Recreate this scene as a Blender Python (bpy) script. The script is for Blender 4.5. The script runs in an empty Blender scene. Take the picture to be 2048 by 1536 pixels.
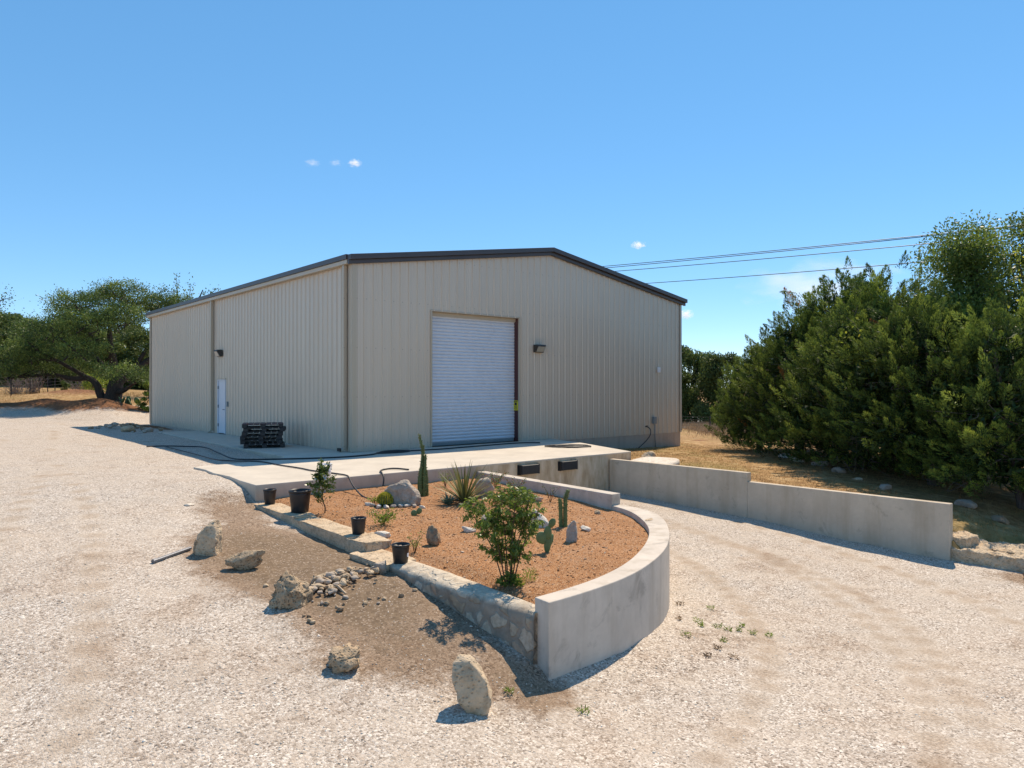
import bpy, math, random
import numpy as np
from mathutils import Vector, noise as mnoise, Matrix, Euler

sc = bpy.context.scene
COL = sc.collection
R = math.radians
PI = math.pi

# ------------------------------------------------------------------ camera, sky, sun, exposure
# World axes: X runs along the gable front of the warehouse, Y back along its side wall,
# origin at the near corner of the warehouse at slab level.
cam_d = bpy.data.cameras.new('camera'); cam = bpy.data.objects.new('camera', cam_d); COL.objects.link(cam)
cam.location = (-9.928, -18.347, 1.87)
cam.rotation_euler = (R(90.24), 0, R(-41))
cam_d.sensor_width = 36; cam_d.lens = 1425 / 2048 * 36
cam_d.clip_end = 9000; cam_d.clip_start = 0.05
sc.camera = cam

SUN_EL, SUN_AZ = 56.0, 69.0          # azimuth clockwise from +Y
w = bpy.data.worlds.new('World'); sc.world = w; w.use_nodes = True
wn = w.node_tree; wn.nodes.clear()
sky = wn.nodes.new('ShaderNodeTexSky'); sky.sky_type = 'NISHITA'; sky.sun_disc = False
sky.sun_elevation = R(SUN_EL); sky.sun_rotation = R(SUN_AZ)
sky.altitude = 300; sky.air_density = 0.6; sky.dust_density = 0.0; sky.ozone_density = 4.0
bg = wn.nodes.new('ShaderNodeBackground'); bg.inputs[1].default_value = 0.15
wo = wn.nodes.new('ShaderNodeOutputWorld')
hs_ = wn.nodes.new('ShaderNodeHueSaturation'); hs_.inputs['Hue'].default_value = .495; hs_.inputs['Saturation'].default_value = 1.54; hs_.inputs['Value'].default_value = 2.3
gm_ = wn.nodes.new('ShaderNodeGamma'); gm_.inputs[1].default_value = .55   # evens out the sky from zenith to horizon
wn.links.new(sky.outputs[0], gm_.inputs[0]); wn.links.new(gm_.outputs[0], hs_.inputs['Color']); wn.links.new(hs_.outputs[0], bg.inputs[0]); wn.links.new(bg.outputs[0], wo.inputs[0])

sd = bpy.data.lights.new('sun', 'SUN'); sd.energy = 5.0; sd.angle = R(0.53); sd.color = (1.0, 0.85, 0.66)
so = bpy.data.objects.new('sun', sd); COL.objects.link(so); so.location = (30, 12, 60)
so.rotation_euler = (R(90 - SUN_EL), 0, R(180 - SUN_AZ))
sc.view_settings.view_transform = 'Standard'; sc.view_settings.look = 'None'
sc.view_settings.exposure = 0.25; sc.view_settings.gamma = 1.0
sc.cycles.max_bounces = 8; sc.cycles.volume_bounces = 4; sc.cycles.sample_clamp_indirect = 4.0; sc.cycles.transparent_max_bounces = 8

# ------------------------------------------------------------------ helpers
def tag(o, label=None, cat=None, group=None, kind=None):
    if label: o['label'] = label
    if cat: o['category'] = cat
    if group: o['group'] = group
    if kind: o['kind'] = kind
    return o

def empty(name, loc=(0, 0, 0), rz=0.0, label=None, cat=None, group=None):
    o = bpy.data.objects.new(name, None); COL.objects.link(o)
    o.empty_display_size = 0.1
    o.location = loc; o.rotation_euler = (0, 0, rz)
    return tag(o, label, cat, group)

def mesh_np(name, v, f, mat=None, parent=None, smooth=False, rnd=None, loc=None, rot=None, attrs=None):
    v = np.asarray(v, dtype=np.float32); f = np.asarray(f, dtype=np.int32)
    me = bpy.data.meshes.new(name); k = f.shape[1]
    me.vertices.add(len(v)); me.vertices.foreach_set('co', v.ravel())
    me.loops.add(f.size); me.loops.foreach_set('vertex_index', f.ravel())
    me.polygons.add(len(f)); me.polygons.foreach_set('loop_start', np.arange(0, f.size, k, dtype=np.int32))
    me.polygons.foreach_set('loop_total', np.full(len(f), k, dtype=np.int32))
    if smooth: me.polygons.foreach_set('use_smooth', np.ones(len(f), dtype=bool))
    if rnd is not None:
        a = me.attributes.new('rnd', 'FLOAT', 'FACE'); a.data.foreach_set('value', np.asarray(rnd, dtype=np.float32))
    for an, av in (attrs or {}).items():
        a = me.attributes.new(an, 'FLOAT', 'POINT'); a.data.foreach_set('value', np.asarray(av, dtype=np.float32))
    me.update(calc_edges=True); me.validate()
    o = bpy.data.objects.new(name, me); COL.objects.link(o)
    if mat: me.materials.append(mat)
    if parent: o.parent = parent
    if loc is not None: o.location = loc
    if rot is not None: o.rotation_euler = rot
    return o

class MB:
    def __init__(s): s.v = []; s.f = []
    def add(s, v, f):
        b = len(s.v); s.v += [tuple(map(float, p)) for p in v]; s.f += [tuple(b + int(i) for i in q) for q in f]; return s
    def box(s, x0, x1, y0, y1, z0, z1):
        v = [(x0,y0,z0),(x1,y0,z0),(x1,y1,z0),(x0,y1,z0),(x0,y0,z1),(x1,y0,z1),(x1,y1,z1),(x0,y1,z1)]
        return s.add(v, [(3,2,1,0),(4,5,6,7),(0,1,5,4),(1,2,6,5),(2,3,7,6),(3,0,4,7)])
    def prism(s, poly, z0, z1):
        n = len(poly)
        zb = z0 if hasattr(z0, '__len__') else [z0]*n; zt = z1 if hasattr(z1, '__len__') else [z1]*n
        v = [(p[0],p[1],zb[i]) for i,p in enumerate(poly)] + [(p[0],p[1],zt[i]) for i,p in enumerate(poly)]
        return s.add(v, [tuple(range(n-1,-1,-1)), tuple(range(n,2*n))] + [(i,(i+1)%n,n+(i+1)%n,n+i) for i in range(n)])
    def tube(s, pts, rad, seg=8, cap=True):
        v, f, n = tube_np(pts, rad, seg); s.add(v, f)
        b = len(s.v) - n*seg
        if cap: s.f += [tuple(b+i for i in range(seg-1,-1,-1)), tuple(b+(n-1)*seg+i for i in range(seg))]
        return s
    def lathe(s, prof, seg=24, c=(0,0,0)):
        n = len(prof); v = []
        for r, z in prof:
            for k in range(seg):
                a = 2*PI*k/seg; v.append((c[0]+r*math.cos(a), c[1]+r*math.sin(a), c[2]+z))
        f = [(i*seg+k, i*seg+(k+1)%seg, (i+1)*seg+(k+1)%seg, (i+1)*seg+k) for i in range(n-1) for k in range(seg)]
        return s.add(v, f)
    def build(s, name, mat=None, parent=None, smooth=False, bevel=0, loc=None, rot=None):
        me = bpy.data.meshes.new(name); me.from_pydata(s.v, [], s.f)
        if smooth: me.polygons.foreach_set('use_smooth', [True]*len(me.polygons))
        me.update(); me.validate()
        o = bpy.data.objects.new(name, me); COL.objects.link(o)
        if mat: me.materials.append(mat)
        if parent: o.parent = parent
        if loc is not None: o.location = loc
        if rot is not None: o.rotation_euler = rot
        if bevel:
            b = o.modifiers.new('bevel', 'BEVEL'); b.width = bevel; b.segments = 2; b.limit_method = 'ANGLE'
        return o

def tube_np(pts, rad, seg=8):
    P = np.asarray(pts, float); n = len(P)
    r = np.full(n, rad, float) if np.isscalar(rad) else np.asarray(rad, float)
    T = np.gradient(P, axis=0); T /= np.linalg.norm(T, axis=1, keepdims=True) + 1e-9
    up = np.array([0,0,1.]) if abs(T[0][2]) < .9 else np.array([1.,0,0])
    N = np.cross(T[0], up); N /= np.linalg.norm(N)
    v = np.zeros((n, seg, 3)); a = np.linspace(0, 2*PI, seg, endpoint=False)
    for i in range(n):
        N = N - T[i]*np.dot(N, T[i]); N /= np.linalg.norm(N) + 1e-9
        B = np.cross(T[i], N)
        v[i] = P[i] + r[i]*(np.cos(a)[:,None]*N + np.sin(a)[:,None]*B)
    f = []
    for i in range(n-1):
        for k in range(seg):
            f.append((i*seg+k, i*seg+(k+1)%seg, (i+1)*seg+(k+1)%seg, (i+1)*seg+k))
    return v.reshape(-1,3), f, n

def smooth_path(pts, sub=6):
    P = np.asarray(pts, float); out = []
    for i in range(len(P)-1):
        p0 = P[max(i-1,0)]; p1 = P[i]; p2 = P[i+1]; p3 = P[min(i+2,len(P)-1)]
        for k in range(sub):
            t = k/sub
            out.append(.5*((2*p1)+(-p0+p2)*t+(2*p0-5*p1+4*p2-p3)*t*t+(-p0+3*p1-3*p2+p3)*t**3))
    out.append(P[-1]); return np.array(out)

def vnoise(x, y, scale, seed=0):
    x = np.asarray(x)*scale; y = np.asarray(y)*scale
    xi = np.floor(x); yi = np.floor(y); fx = x-xi; fy = y-yi
    fx = fx*fx*(3-2*fx); fy = fy*fy*(3-2*fy)
    h = lambda a, b: np.modf(np.abs(np.sin(a*127.1+b*311.7+seed*74.7)*43758.5453))[0]
    return (h(xi,yi)*(1-fx)+h(xi+1,yi)*fx)*(1-fy) + (h(xi,yi+1)*(1-fx)+h(xi+1,yi+1)*fx)*fy

def sstep(a, b, x):
    t = np.clip((x-a)/(b-a), 0, 1); return t*t*(3-2*t)

# ------------------------------------------------------------------ materials
class NT:
    def __init__(s, name):
        s.m = bpy.data.materials.new(name); s.m.use_nodes = True; s.t = s.m.node_tree; s.t.nodes.clear()
        s.out = s.n('ShaderNodeOutputMaterial'); s.b = s.n('ShaderNodeBsdfPrincipled')
        s.l(s.b.outputs[0], s.out.inputs[0]); s.tc = s.n('ShaderNodeTexCoord'); s.vec = s.tc.outputs['Object']
    def n(s, t): return s.t.nodes.new(t)
    def l(s, a, b): s.t.links.new(a, b)
    def set(s, inp, v):
        if hasattr(v, 'is_linked') or hasattr(v, 'links'): s.l(v, inp)
        else: inp.default_value = (tuple(v)+(1,)) if hasattr(v,'__len__') and len(v)==3 and inp.type=='RGBA' else v
    def mapping(s, scale=(1,1,1), vec=None):
        m = s.n('ShaderNodeMapping'); m.inputs['Scale'].default_value = scale; s.l(vec or s.vec, m.inputs[0]); return m.outputs[0]
    def noise(s, scale, detail=4, rough=.55, vec=None, dist=0):
        n = s.n('ShaderNodeTexNoise'); n.inputs['Scale'].default_value = scale; n.inputs['Detail'].default_value = detail
        n.inputs['Roughness'].default_value = rough; n.inputs['Distortion'].default_value = dist
        s.l(vec or s.vec, n.inputs['Vector']); return n.outputs[0]
    def voro(s, scale, feature='F1', vec=None, rand=1.0):
        n = s.n('ShaderNodeTexVoronoi'); n.feature = feature; n.inputs['Scale'].default_value = scale
        n.inputs['Randomness'].default_value = rand
        s.l(vec or s.vec, n.inputs['Vector']); return n
    def ramp(s, fac, stops, interp='LINEAR'):
        r = s.n('ShaderNodeValToRGB'); r.color_ramp.interpolation = interp; e = r.color_ramp.elements
        while len(e) < len(stops): e.new(0.5)
        for el, (p, c) in zip(e, stops):
            el.position = p; el.color = (c,c,c,1) if np.isscalar(c) else tuple(c)+(1,)
        s.l(fac, r.inputs[0]); return r.outputs[0]
    def mix(s, fac, a, b, mode='MIX'):
        m = s.n('ShaderNodeMix'); m.data_type = 'RGBA'; m.blend_type = mode
        s.set(m.inputs[0], fac); s.set(m.inputs[6], a); s.set(m.inputs[7], b); return m.outputs[2]
    def math(s, op, a, b=0.0):
        m = s.n('ShaderNodeMath'); m.operation = op; s.set(m.inputs[0], a); s.set(m.inputs[1], b); return m.outputs[0]
    def attr(s, name):
        a = s.n('ShaderNodeAttribute'); a.attribute_name = name; return a.outputs['Fac']
    def sep(s, vec=None):
        x = s.n('ShaderNodeSeparateXYZ'); s.l(vec or s.vec, x.inputs[0]); return x.outputs
    def bump(s, h, strength=.5, dist=.02, normal=None):
        b = s.n('ShaderNodeBump'); b.inputs['Strength'].default_value = strength; b.inputs['Distance'].default_value = dist
        s.l(h, b.inputs['Height'])
        if normal: s.l(normal, b.inputs['Normal'])
        s.l(b.outputs[0], s.b.inputs['Normal']); return b.outputs[0]
    def done(s, color=None, rough=.8, metal=0.0, spec=.5):
        if color is not None: s.set(s.b.inputs['Base Color'], color)
        s.set(s.b.inputs['Roughness'], rough); s.b.inputs['Metallic'].default_value = metal
        s.b.inputs['Specular IOR Level'].default_value = spec
        return s.m

def plain(name, c, rough=.6, metal=0.0, var=.15, scale=6, spec=.5):
    t = NT(name); n = t.noise(scale, 5)
    k = t.ramp(n, [(.3, tuple(x*(1-var) for x in c)), (.7, tuple(min(1, x*(1+var)) for x in c))])
    t.bump(t.noise(scale*12, 3), .08, .01)
    return t.done(k, rough, metal, spec)

def gravel_layers(t, s=1.0, cols=None):
    """crushed limestone: cells of stones of several sizes with their own tone; returns colour, height"""
    wob = t.n('ShaderNodeVectorMath'); wob.operation = 'ADD'
    nn = t.n('ShaderNodeTexNoise'); nn.inputs['Scale'].default_value = 30*s; t.l(t.vec, nn.inputs['Vector'])
    sc_ = t.n('ShaderNodeVectorMath'); sc_.operation = 'SCALE'; sc_.inputs['Scale'].default_value = .03/s
    t.l(nn.outputs['Color'], sc_.inputs[0]); t.l(t.vec, wob.inputs[0]); t.l(sc_.outputs[0], wob.inputs[1])
    vv = wob.outputs[0]
    a = t.voro(58*s, vec=vv); b = t.voro(26*s, vec=vv)
    ra = t.sep(a.outputs['Color'])[0]; rb = t.sep(b.outputs['Color'])[0]; rb2 = t.sep(b.outputs['Color'])[1]
    ca = t.ramp(ra, cols); cb = t.ramp(rb, cols)
    big = t.ramp(rb2, [(.62, 0.0), (.66, 1.0)])
    edge = t.ramp(b.outputs['Distance'], [(.42, 1.0), (.52, 0.0)])
    m = t.math('MULTIPLY', big, edge)
    col = t.mix(m, ca, cb)
    ha = t.ramp(a.outputs['Distance'], [(0, 1.0), (.6, 0.0)]); hb = t.ramp(b.outputs['Distance'], [(0, 1.0), (.55, 0.2)])
    h = t.mix(m, t.math('MULTIPLY', ha, .5), hb)
    return col, h

def mat_ground():
    t = NT('gravel_and_soil')
    cols = [(0, (.14,.115,.098)), (.15, (.31,.262,.218)), (.32, (.44,.38,.325)), (.7, (.57,.505,.44)), (1, (.84,.79,.72))]
    g, h = gravel_layers(t, 1.0, cols)
    big = t.noise(.35, 5); mid = t.noise(2.2, 6, .65)
    g = t.mix(t.ramp(big, [(.35, 0.0), (.7, .7)]), g, t.mix(.45, g, (.50,.41,.32)))
    tr_ = t.math('ADD', t.attr('track'), t.math('MULTIPLY', t.math('SUBTRACT', t.noise(4, 5, .65), .5), .7))
    trm = t.ramp(tr_, [(.35, 0.0), (.75, .8)])
    fine = t.math('MAXIMUM', t.ramp(mid, [(.48, 0.0), (.66, .8)]), trm)
    g = t.mix(fine, g, t.mix(.72, g, t.mix(t.noise(.8, 4), (.46,.38,.30), (.60,.53,.45))))
    g = t.mix(t.ramp(tr_, [(.62, 0.0), (.95, .6)]), g, t.mix(1.0, g, (.74,.67,.60), 'MULTIPLY'))
    g = t.mix(1.0, g, (.95,.93,.90), 'MULTIPLY')
    dk = t.ramp(t.noise(3.5, 7, .75), [(.56, 0.0), (.70, .45)])
    g = t.mix(dk, g, t.mix(.6, g, (.30,.235,.19)))
    tone = t.ramp(t.noise(1.1, 7, .7, dist=.4), [(.28, (.66,.55,.46)), (.46, (1.0,.98,.96)), (.6, (1.0,1.0,1.0)), (.78, (.80,.71,.63))])
    g = t.mix(.7, g, tone, 'MULTIPLY')
    wide = t.math('ADD', t.attr('soil'), t.math('MULTIPLY', t.math('SUBTRACT', t.noise(3.2, 9, .8), .5), 1.1))
    g = t.mix(t.ramp(wide, [(.17, 0.0), (.42, .92)]), g, t.mix(1.0, g, (.52,.42,.335), 'MULTIPLY'))
    # brown soil
    sn = t.noise(14, 7, .7); soil = t.ramp(sn, [(.25, (.10,.068,.043)), (.55, (.20,.14,.088)), (.8, (.33,.245,.165))])
    soil = t.mix(t.ramp(t.sep(t.voro(58).outputs['Color'])[0], [(.9, 0.0), (.93, .7)]), soil, (.46,.37,.29))
    sm = t.math('ADD', t.attr('soil'), t.math('MULTIPLY', t.math('SUBTRACT', t.noise(4.5, 9, .78), .5), 1.15))
    sm = t.ramp(sm, [(.52, 0.0), (.82, .92)])
    g = t.mix(sm, g, soil)
    # dry grass
    gn = t.noise(3.2, 7, .7); gr = t.ramp(gn, [(.25, (.10,.06,.03)), (.40, (.25,.145,.06)), (.54, (.38,.235,.105)), (.66, (.46,.33,.18)), (.8, (.16,.14,.045))])
    gr = t.mix(t.ramp(t.noise(.5, 4), [(.52, 0.0), (.7, .5)]), gr, (.20,.19,.06))
    gm = t.math('ADD', t.attr('grass'), t.math('MULTIPLY', t.math('SUBTRACT', t.noise(2.5, 5, .65), .5), .7))
    gm = t.ramp(gm, [(.4, 0.0), (.6, 1.0)])
    g = t.mix(gm, g, gr)
    # reddish earth (berm, mounds)
    er = t.ramp(t.noise(6, 7, .7), [(.3, (.10,.045,.022)), (.55, (.24,.115,.055)), (.75, (.36,.19,.10))])
    em = t.math('ADD', t.attr('earth'), t.math('MULTIPLY', t.math('SUBTRACT', t.noise(3, 5, .65), .5), .6))
    g = t.mix(t.ramp(em, [(.4, 0.0), (.6, 1.0)]), g, er)
    hh = t.math('ADD', t.math('MULTIPLY', h, t.math('SUBTRACT', 1.0, t.math('MULTIPLY', sm, .6))), t.math('MULTIPLY', t.noise(60, 4), .4))
    t.bump(hh, .6, .018)
    return t.done(g, .95, spec=.15)

def mat_redgravel():
    t = NT('red_crushed_granite')
    cols = [(0, (.12,.05,.022)), (.2, (.28,.12,.046)), (.55, (.42,.20,.083)), (.85, (.53,.29,.14)), (1, (.60,.44,.30))]
    g, h = gravel_layers(t, 1.9, cols)
    g = t.mix(t.ramp(t.noise(1.6, 6, .65), [(.4, 0.0), (.75, .55)]), g, t.mix(.6, g, (.22,.11,.05)))
    g = t.mix(t.ramp(t.noise(2.6, 8, .75, dist=.5), [(.5, 0.0), (.68, .6)]), g, t.mix(.5, g, (.50,.36,.25)))
    t.bump(t.math('ADD', h, t.noise(70, 4)), .65, .014)
    return t.done(g, .95, spec=.15)

def mat_concrete(name, base, stain=.5, streak=.5, tint=(.3,.22,.14), rough=.85, zstain=None, face=False):
    t = NT(name)
    n1 = t.noise(1.3, 7, .62); n2 = t.noise(9, 6, .6)
    c = t.ramp(n1, [(.25, tuple(x*.8 for x in base)), (.6, base), (.85, tuple(min(.9, x*1.12) for x in base))])
    c = t.mix(t.ramp(n2, [(.4, 0.0), (.8, .22)]), c, tuple(x*.62 for x in base))
    st = t.noise(1.0, 6, .6, vec=t.mapping((3.0, 3.0, .35)))
    c = t.mix(t.math('MULTIPLY', t.ramp(st, [(.48, 0.0), (.72, 1.0)]), streak), c, tint)
    bl = t.noise(2.3, 6, .7, dist=.6)
    c = t.mix(t.math('MULTIPLY', t.ramp(bl, [(.58, 0.0), (.7, 1.0)]), stain), c, tuple(x*.42 for x in base))
    if zstain:   # splash of soil near a height
        z = t.sep()[2]; zz = t.math('ADD', z, t.math('MULTIPLY', t.math('SUBTRACT', t.noise(3, 4), .5), .22))
        k = t.ramp(t.math('DIVIDE', t.math('SUBTRACT', zz, zstain[0]), zstain[1]-zstain[0]), [(0, zstain[2]), (1, 0.0)])
        c = t.mix(k, c, zstain[3])
    if face:     # rain-streaked, soil-stained dock face below the slab edge
        x,_,z = t.sep(); below = t.ramp(t.math('ADD', t.math('MULTIPLY', z, -8.0), t.math('MULTIPLY', t.noise(6, 4), .5)), [(.42, 0.0), (.62, 1.0)])
        dockm = t.ramp(t.math('ADD', t.math('MULTIPLY', x, .25), t.noise(1.2, 3)), [(.45, .25), (.75, 1.0)])
        sv = t.noise(1.0, 7, .66, vec=t.mapping((3.0, 3.0, .9)), dist=.15)
        fc = t.ramp(sv, [(.25, (.25,.17,.10)), (.45, (.46,.345,.22)), (.6, (.60,.48,.34)), (.78, (.68,.57,.44))])
        c = t.mix(t.math('MULTIPLY', below, dockm), c, fc)
        sm_ = t.noise(.9, 6, .6); up = t.ramp(z, [(0, 0.0), (1, 0.0)])
        c = t.mix(t.ramp(sm_, [(.5, 0.0), (.75, .28)]), c, (.47,.40,.32))
    t.bump(t.math('ADD', t.noise(28, 6, .65), t.math('MULTIPLY', n1, .6)), .22, .012)
    return t.done(c, rough, spec=.25)

def mat_limestone(name, base=(.58,.49,.37), dark=(.13,.10,.075), dk=.5, scale=1.0, pit=.6):
    t = NT(name)
    c = t.ramp(t.noise(4*scale, 7, .65), [(.25, tuple(x*.62 for x in base)), (.5, base), (.8, tuple(min(.9, x*1.22) for x in base))])
    c = t.mix(t.math('MULTIPLY', t.ramp(t.noise(5.5*scale, 7, .7, dist=.5), [(.5, 0.0), (.64, 1.0)]), dk), c, dark)
    c = t.mix(t.ramp(t.noise(2.5*scale, 3), [(.5, 0.0), (.75, .45)]), c, (.5,.3,.15))
    p = t.voro(26*scale, vec=t.mapping((1,1,1.3)))
    pm = t.ramp(p.outputs['Distance'], [(.1, 0.0), (.38, 1.0)])
    c = t.mix(t.math('MULTIPLY', t.math('SUBTRACT', 1.0, pm), pit*.6), c, tuple(x*.7 for x in dark))
    h = t.math('ADD', t.math('MULTIPLY', pm, pit), t.noise(22*scale, 8, .7))
    t.bump(h, .7, .03)
    return t.done(c, .92, spec=.2)

def mat_mortar():
    t = NT('mortared_rubble')
    wv = t.n('ShaderNodeVectorMath'); wv.operation = 'ADD'
    nn = t.n('ShaderNodeTexNoise'); nn.inputs['Scale'].default_value = 5; nn.inputs['Detail'].default_value = 4; t.l(t.vec, nn.inputs['Vector'])
    s2 = t.n('ShaderNodeVectorMath'); s2.operation = 'SCALE'; s2.inputs['Scale'].default_value = .16
    t.l(nn.outputs['Color'], s2.inputs[0]); t.l(t.vec, wv.inputs[0]); t.l(s2.outputs[0], wv.inputs[1])
    v = t.voro(4.2, 'DISTANCE_TO_EDGE', vec=wv.outputs[0]); vc = t.voro(4.2, vec=wv.outputs[0])
    rr = t.sep(vc.outputs['Color'])[0]
    m = t.ramp(v.outputs['Distance'], [(.07, 0.0), (.13, 1.0)])
    st = t.ramp(rr, [(0, (.30,.225,.15)), (.45, (.46,.37,.265)), (.8, (.58,.5,.385)), (1, (.5,.33,.22))])
    st = t.mix(t.ramp(t.noise(16, 7, .7), [(.35, .55), (.65, 0.0)]), st, (.20,.15,.11))
    mo = t.ramp(t.noise(9, 6), [(.3, (.23,.185,.14)), (.7, (.36,.30,.235))])
    mm = t.math('MULTIPLY', m, t.ramp(rr, [(.18, 0.0), (.26, 1.0)]))
    t.bump(t.math('ADD', mm, t.math('MULTIPLY', t.noise(25, 7, .7), .7)), .7, .025)
    z = t.sep()[2]; capm = t.ramp(t.math('ADD', t.math('MULTIPLY', t.math('ADD', z, .60), 6.0), t.math('MULTIPLY', t.math('SUBTRACT', t.noise(4, 5), .5), .8)), [(.3, 0.0), (.6, .8)])
    col = t.mix(capm, t.mix(mm, mo, st), t.ramp(t.noise(11, 7, .7), [(.3, (.40,.31,.22)), (.5, (.60,.51,.39)), (.75, (.70,.62,.5))]))
    return t.done(col, .93, spec=.2)

def mat_leaf(name, cols, trans=.3, rough=.5, spec=.35):
    t = NT(name)
    c = t.ramp(t.attr('rnd'), cols)
    oi = t.n('ShaderNodeObjectInfo')
    hs = t.n('ShaderNodeHueSaturation'); hs.inputs['Hue'].default_value = .5
    t.l(t.math('ADD', .8, t.math('MULTIPLY', oi.outputs['Random'], .4)), hs.inputs['Value'])
    t.l(c, hs.inputs['Color']); c = hs.outputs[0]
    tr = t.n('ShaderNodeBsdfTranslucent'); mx = t.n('ShaderNodeMixShader'); mx.inputs[0].default_value = trans
    br = t.mix(.5, c, (.20,.26,.02), 'ADD') if trans > .35 else c
    t.l(br, tr.inputs[0]); t.l(t.b.outputs[0], mx.inputs[1]); t.l(tr.outputs[0], mx.inputs[2]); t.l(mx.outputs[0], t.out.inputs[0])
    return t.done(c, rough, spec=spec)

def mat_bark(name, c=(.085,.065,.05)):
    t = NT(name); n = t.noise(7, 7, .7, vec=t.mapping((3,3,.6)))
    k = t.ramp(n, [(.3, tuple(x*.45 for x in c)), (.55, c), (.8, tuple(x*1.9 for x in c))])
    t.bump(n, .8, .04); return t.done(k, .9, spec=.2)

def mat_metal_panel(name, c, rough=.36):
    t = NT(name)
    st = t.noise(1.0, 5, .6, vec=t.mapping((2.0, 2.0, .25)))
    k = t.ramp(st, [(.3, tuple(x*.97 for x in c)), (.7, tuple(x*1.02 for x in c))])
    z = t.sep()[2]   # faint dust near the slab
    dz = t.ramp(t.math('ADD', z, t.math('MULTIPLY', t.noise(2.5, 5), .7)), [(.25, .3), (.85, 0.0)])
    k = t.mix(dz, k, (.42,.36,.29))
    xx, yy, zz_ = t.sep()     # rows of fastener heads along the girts
    fx = t.math('ABSOLUTE', t.math('SUBTRACT', t.math('FRACT', t.math('DIVIDE', t.math('ADD', xx, yy), .3048)), .36))
    fz = t.math('ABSOLUTE', t.math('SUBTRACT', t.math('FRACT', t.math('DIVIDE', t.math('ADD', zz_, .55), 1.42)), .5))
    k = t.mix(t.math('MULTIPLY', t.math('MULTIPLY', t.math('LESS_THAN', fx, .045), t.math('LESS_THAN', fz, .010)), .45), k, (.16,.14,.12))
    r = t.ramp(t.noise(.8, 3), [(.3, rough*.9), (.7, rough*1.15)])
    return t.done(k, r, .08, spec=.6)

M = {}
M['ground'] = mat_ground(); M['red'] = mat_redgravel()
M['slab'] = mat_concrete('slab_concrete', (.60,.53,.435), .06, .08, (.42,.33,.24), zstain=(-.32, -.03, .45, (.36,.24,.18)), face=True)
M['dock'] = M['slab']
M['rampwall'] = mat_concrete('ramp_wall_concrete', (.58,.485,.37), .50, .5, (.34,.25,.155))
M['planter'] = mat_concrete('planter_concrete', (.60,.525,.44), .5, .55, (.35,.28,.20))
M['found'] = mat_concrete('foundation_concrete', (.50,.41,.33), .1, .45, (.25,.18,.13))
M['lime'] = mat_limestone('pale_limestone', (.60,.465,.315), (.15,.105,.065), .45); M['limedark'] = mat_limestone('pitted_limestone', (.48,.36,.235), (.09,.065,.042), .7, 1.2, 1.0)
M['limewhite'] = mat_limestone('white_limestone', (.70,.63,.53), (.3,.23,.17), .3, 1.0, .25)
M['limegrey'] = mat_limestone('grey_limestone', (.44,.37,.30), (.16,.125,.095), .5, .8, .2)
M['limebrown'] = mat_limestone('brown_limestone', (.36,.255,.165), (.12,.085,.06), .5, 1.3, .5)
M['mortar'] = mat_mortar()
M['panel'] = mat_metal_panel('tan_wall_panel', (.59,.50,.395), .32)
M['trimtan'] = mat_metal_panel('tan_trim', (.47,.40,.30), .4)
M['brown'] = plain('dark_bronze_trim', (.060,.052,.055), .4, var=.08, scale=2)
M['roof'] = plain('galvalume_roof', (.55,.56,.57), .35, .6, .05, 1)
M['maroon'] = plain('maroon_primer_steel', (.075,.022,.022), .5, var=.1)
M['doorwhite'] = plain('white_painted_slats', (.60,.635,.69), .38, var=.03, scale=1.5)
M['white'] = plain('white_plastic', (.78,.77,.78), .4, var=.03)
M['black'] = plain('black_plastic', (.016,.016,.018), .42, var=.2)
M['rubber'] = plain('black_rubber', (.022,.022,.024), .55, var=.25)
M['pallet'] = plain('black_pallet_plastic', (.02,.016,.016), .5, var=.4, scale=4)
M['palletrust'] = plain('maroon_pallet_plastic', (.075,.03,.035), .5, var=.4, scale=4)
M['bronze'] = plain('bronze_lamp_housing', (.04,.037,.034), .45, var=.1)
M['glass'] = plain('frosted_lamp_glass', (.22,.26,.26), .12, var=.1, spec=.8)
M['greybox'] = plain('grey_conduit', (.22,.25,.26), .5, var=.1)
M['steel'] = plain('galvanised_pipe', (.16,.165,.18), .45, .5, .15, 9)
M['yellow'] = plain('yellow_sign', (.66,.60,.02), .5, var=.05)
M['ink'] = plain('black_sign_ink', (.02,.02,.02), .6, var=.1)
M['potsoil'] = plain('potting_soil', (.045,.03,.02), .95, var=.5, scale=40)
M['wood'] = plain('weathered_stick', (.42,.31,.2), .8, var=.3, scale=20)
M['asphalt'] = plain('grey_asphalt', (.17,.165,.16), .9, var=.2, scale=3)
M['wire'] = plain('dark_wire', (.03,.032,.036), .5, var=.1)
M['post'] = plain('rusty_fence_post', (.035,.03,.028), .7, var=.3)
M['bark'] = mat_bark('oak_bark', (.06,.048,.04)); M['cedar'] = mat_bark('juniper_bark', (.13,.10,.085)); M['dead'] = mat_bark('dead_twig', (.24,.19,.165))
M['stem'] = mat_bark('shrub_stem', (.13,.08,.05))
M['juniper'] = mat_leaf('juniper_foliage', [(0,(.02,.038,.011)), (.3,(.085,.13,.028)), (.65,(.22,.285,.05)), (.97,(.40,.46,.08)), (1,(.40,.17,.04))], .3, .6, .25)
M['oakleaf'] = mat_leaf('oak_foliage', [(0,(.03,.055,.016)), (.4,(.08,.125,.03)), (1,(.23,.29,.065))], .3, .45, .3)
M['farleaf'] = mat_leaf('woodland_foliage', [(0,(.045,.07,.022)), (.5,(.115,.155,.04)), (1,(.21,.25,.065))], .33, .5, .25)
M['elmleaf'] = mat_leaf('elm_foliage', [(0,(.03,.055,.015)), (.5,(.07,.11,.026)), (.85,(.14,.18,.04)), (1,(.3,.29,.05))], .36, .45, .35)
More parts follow.
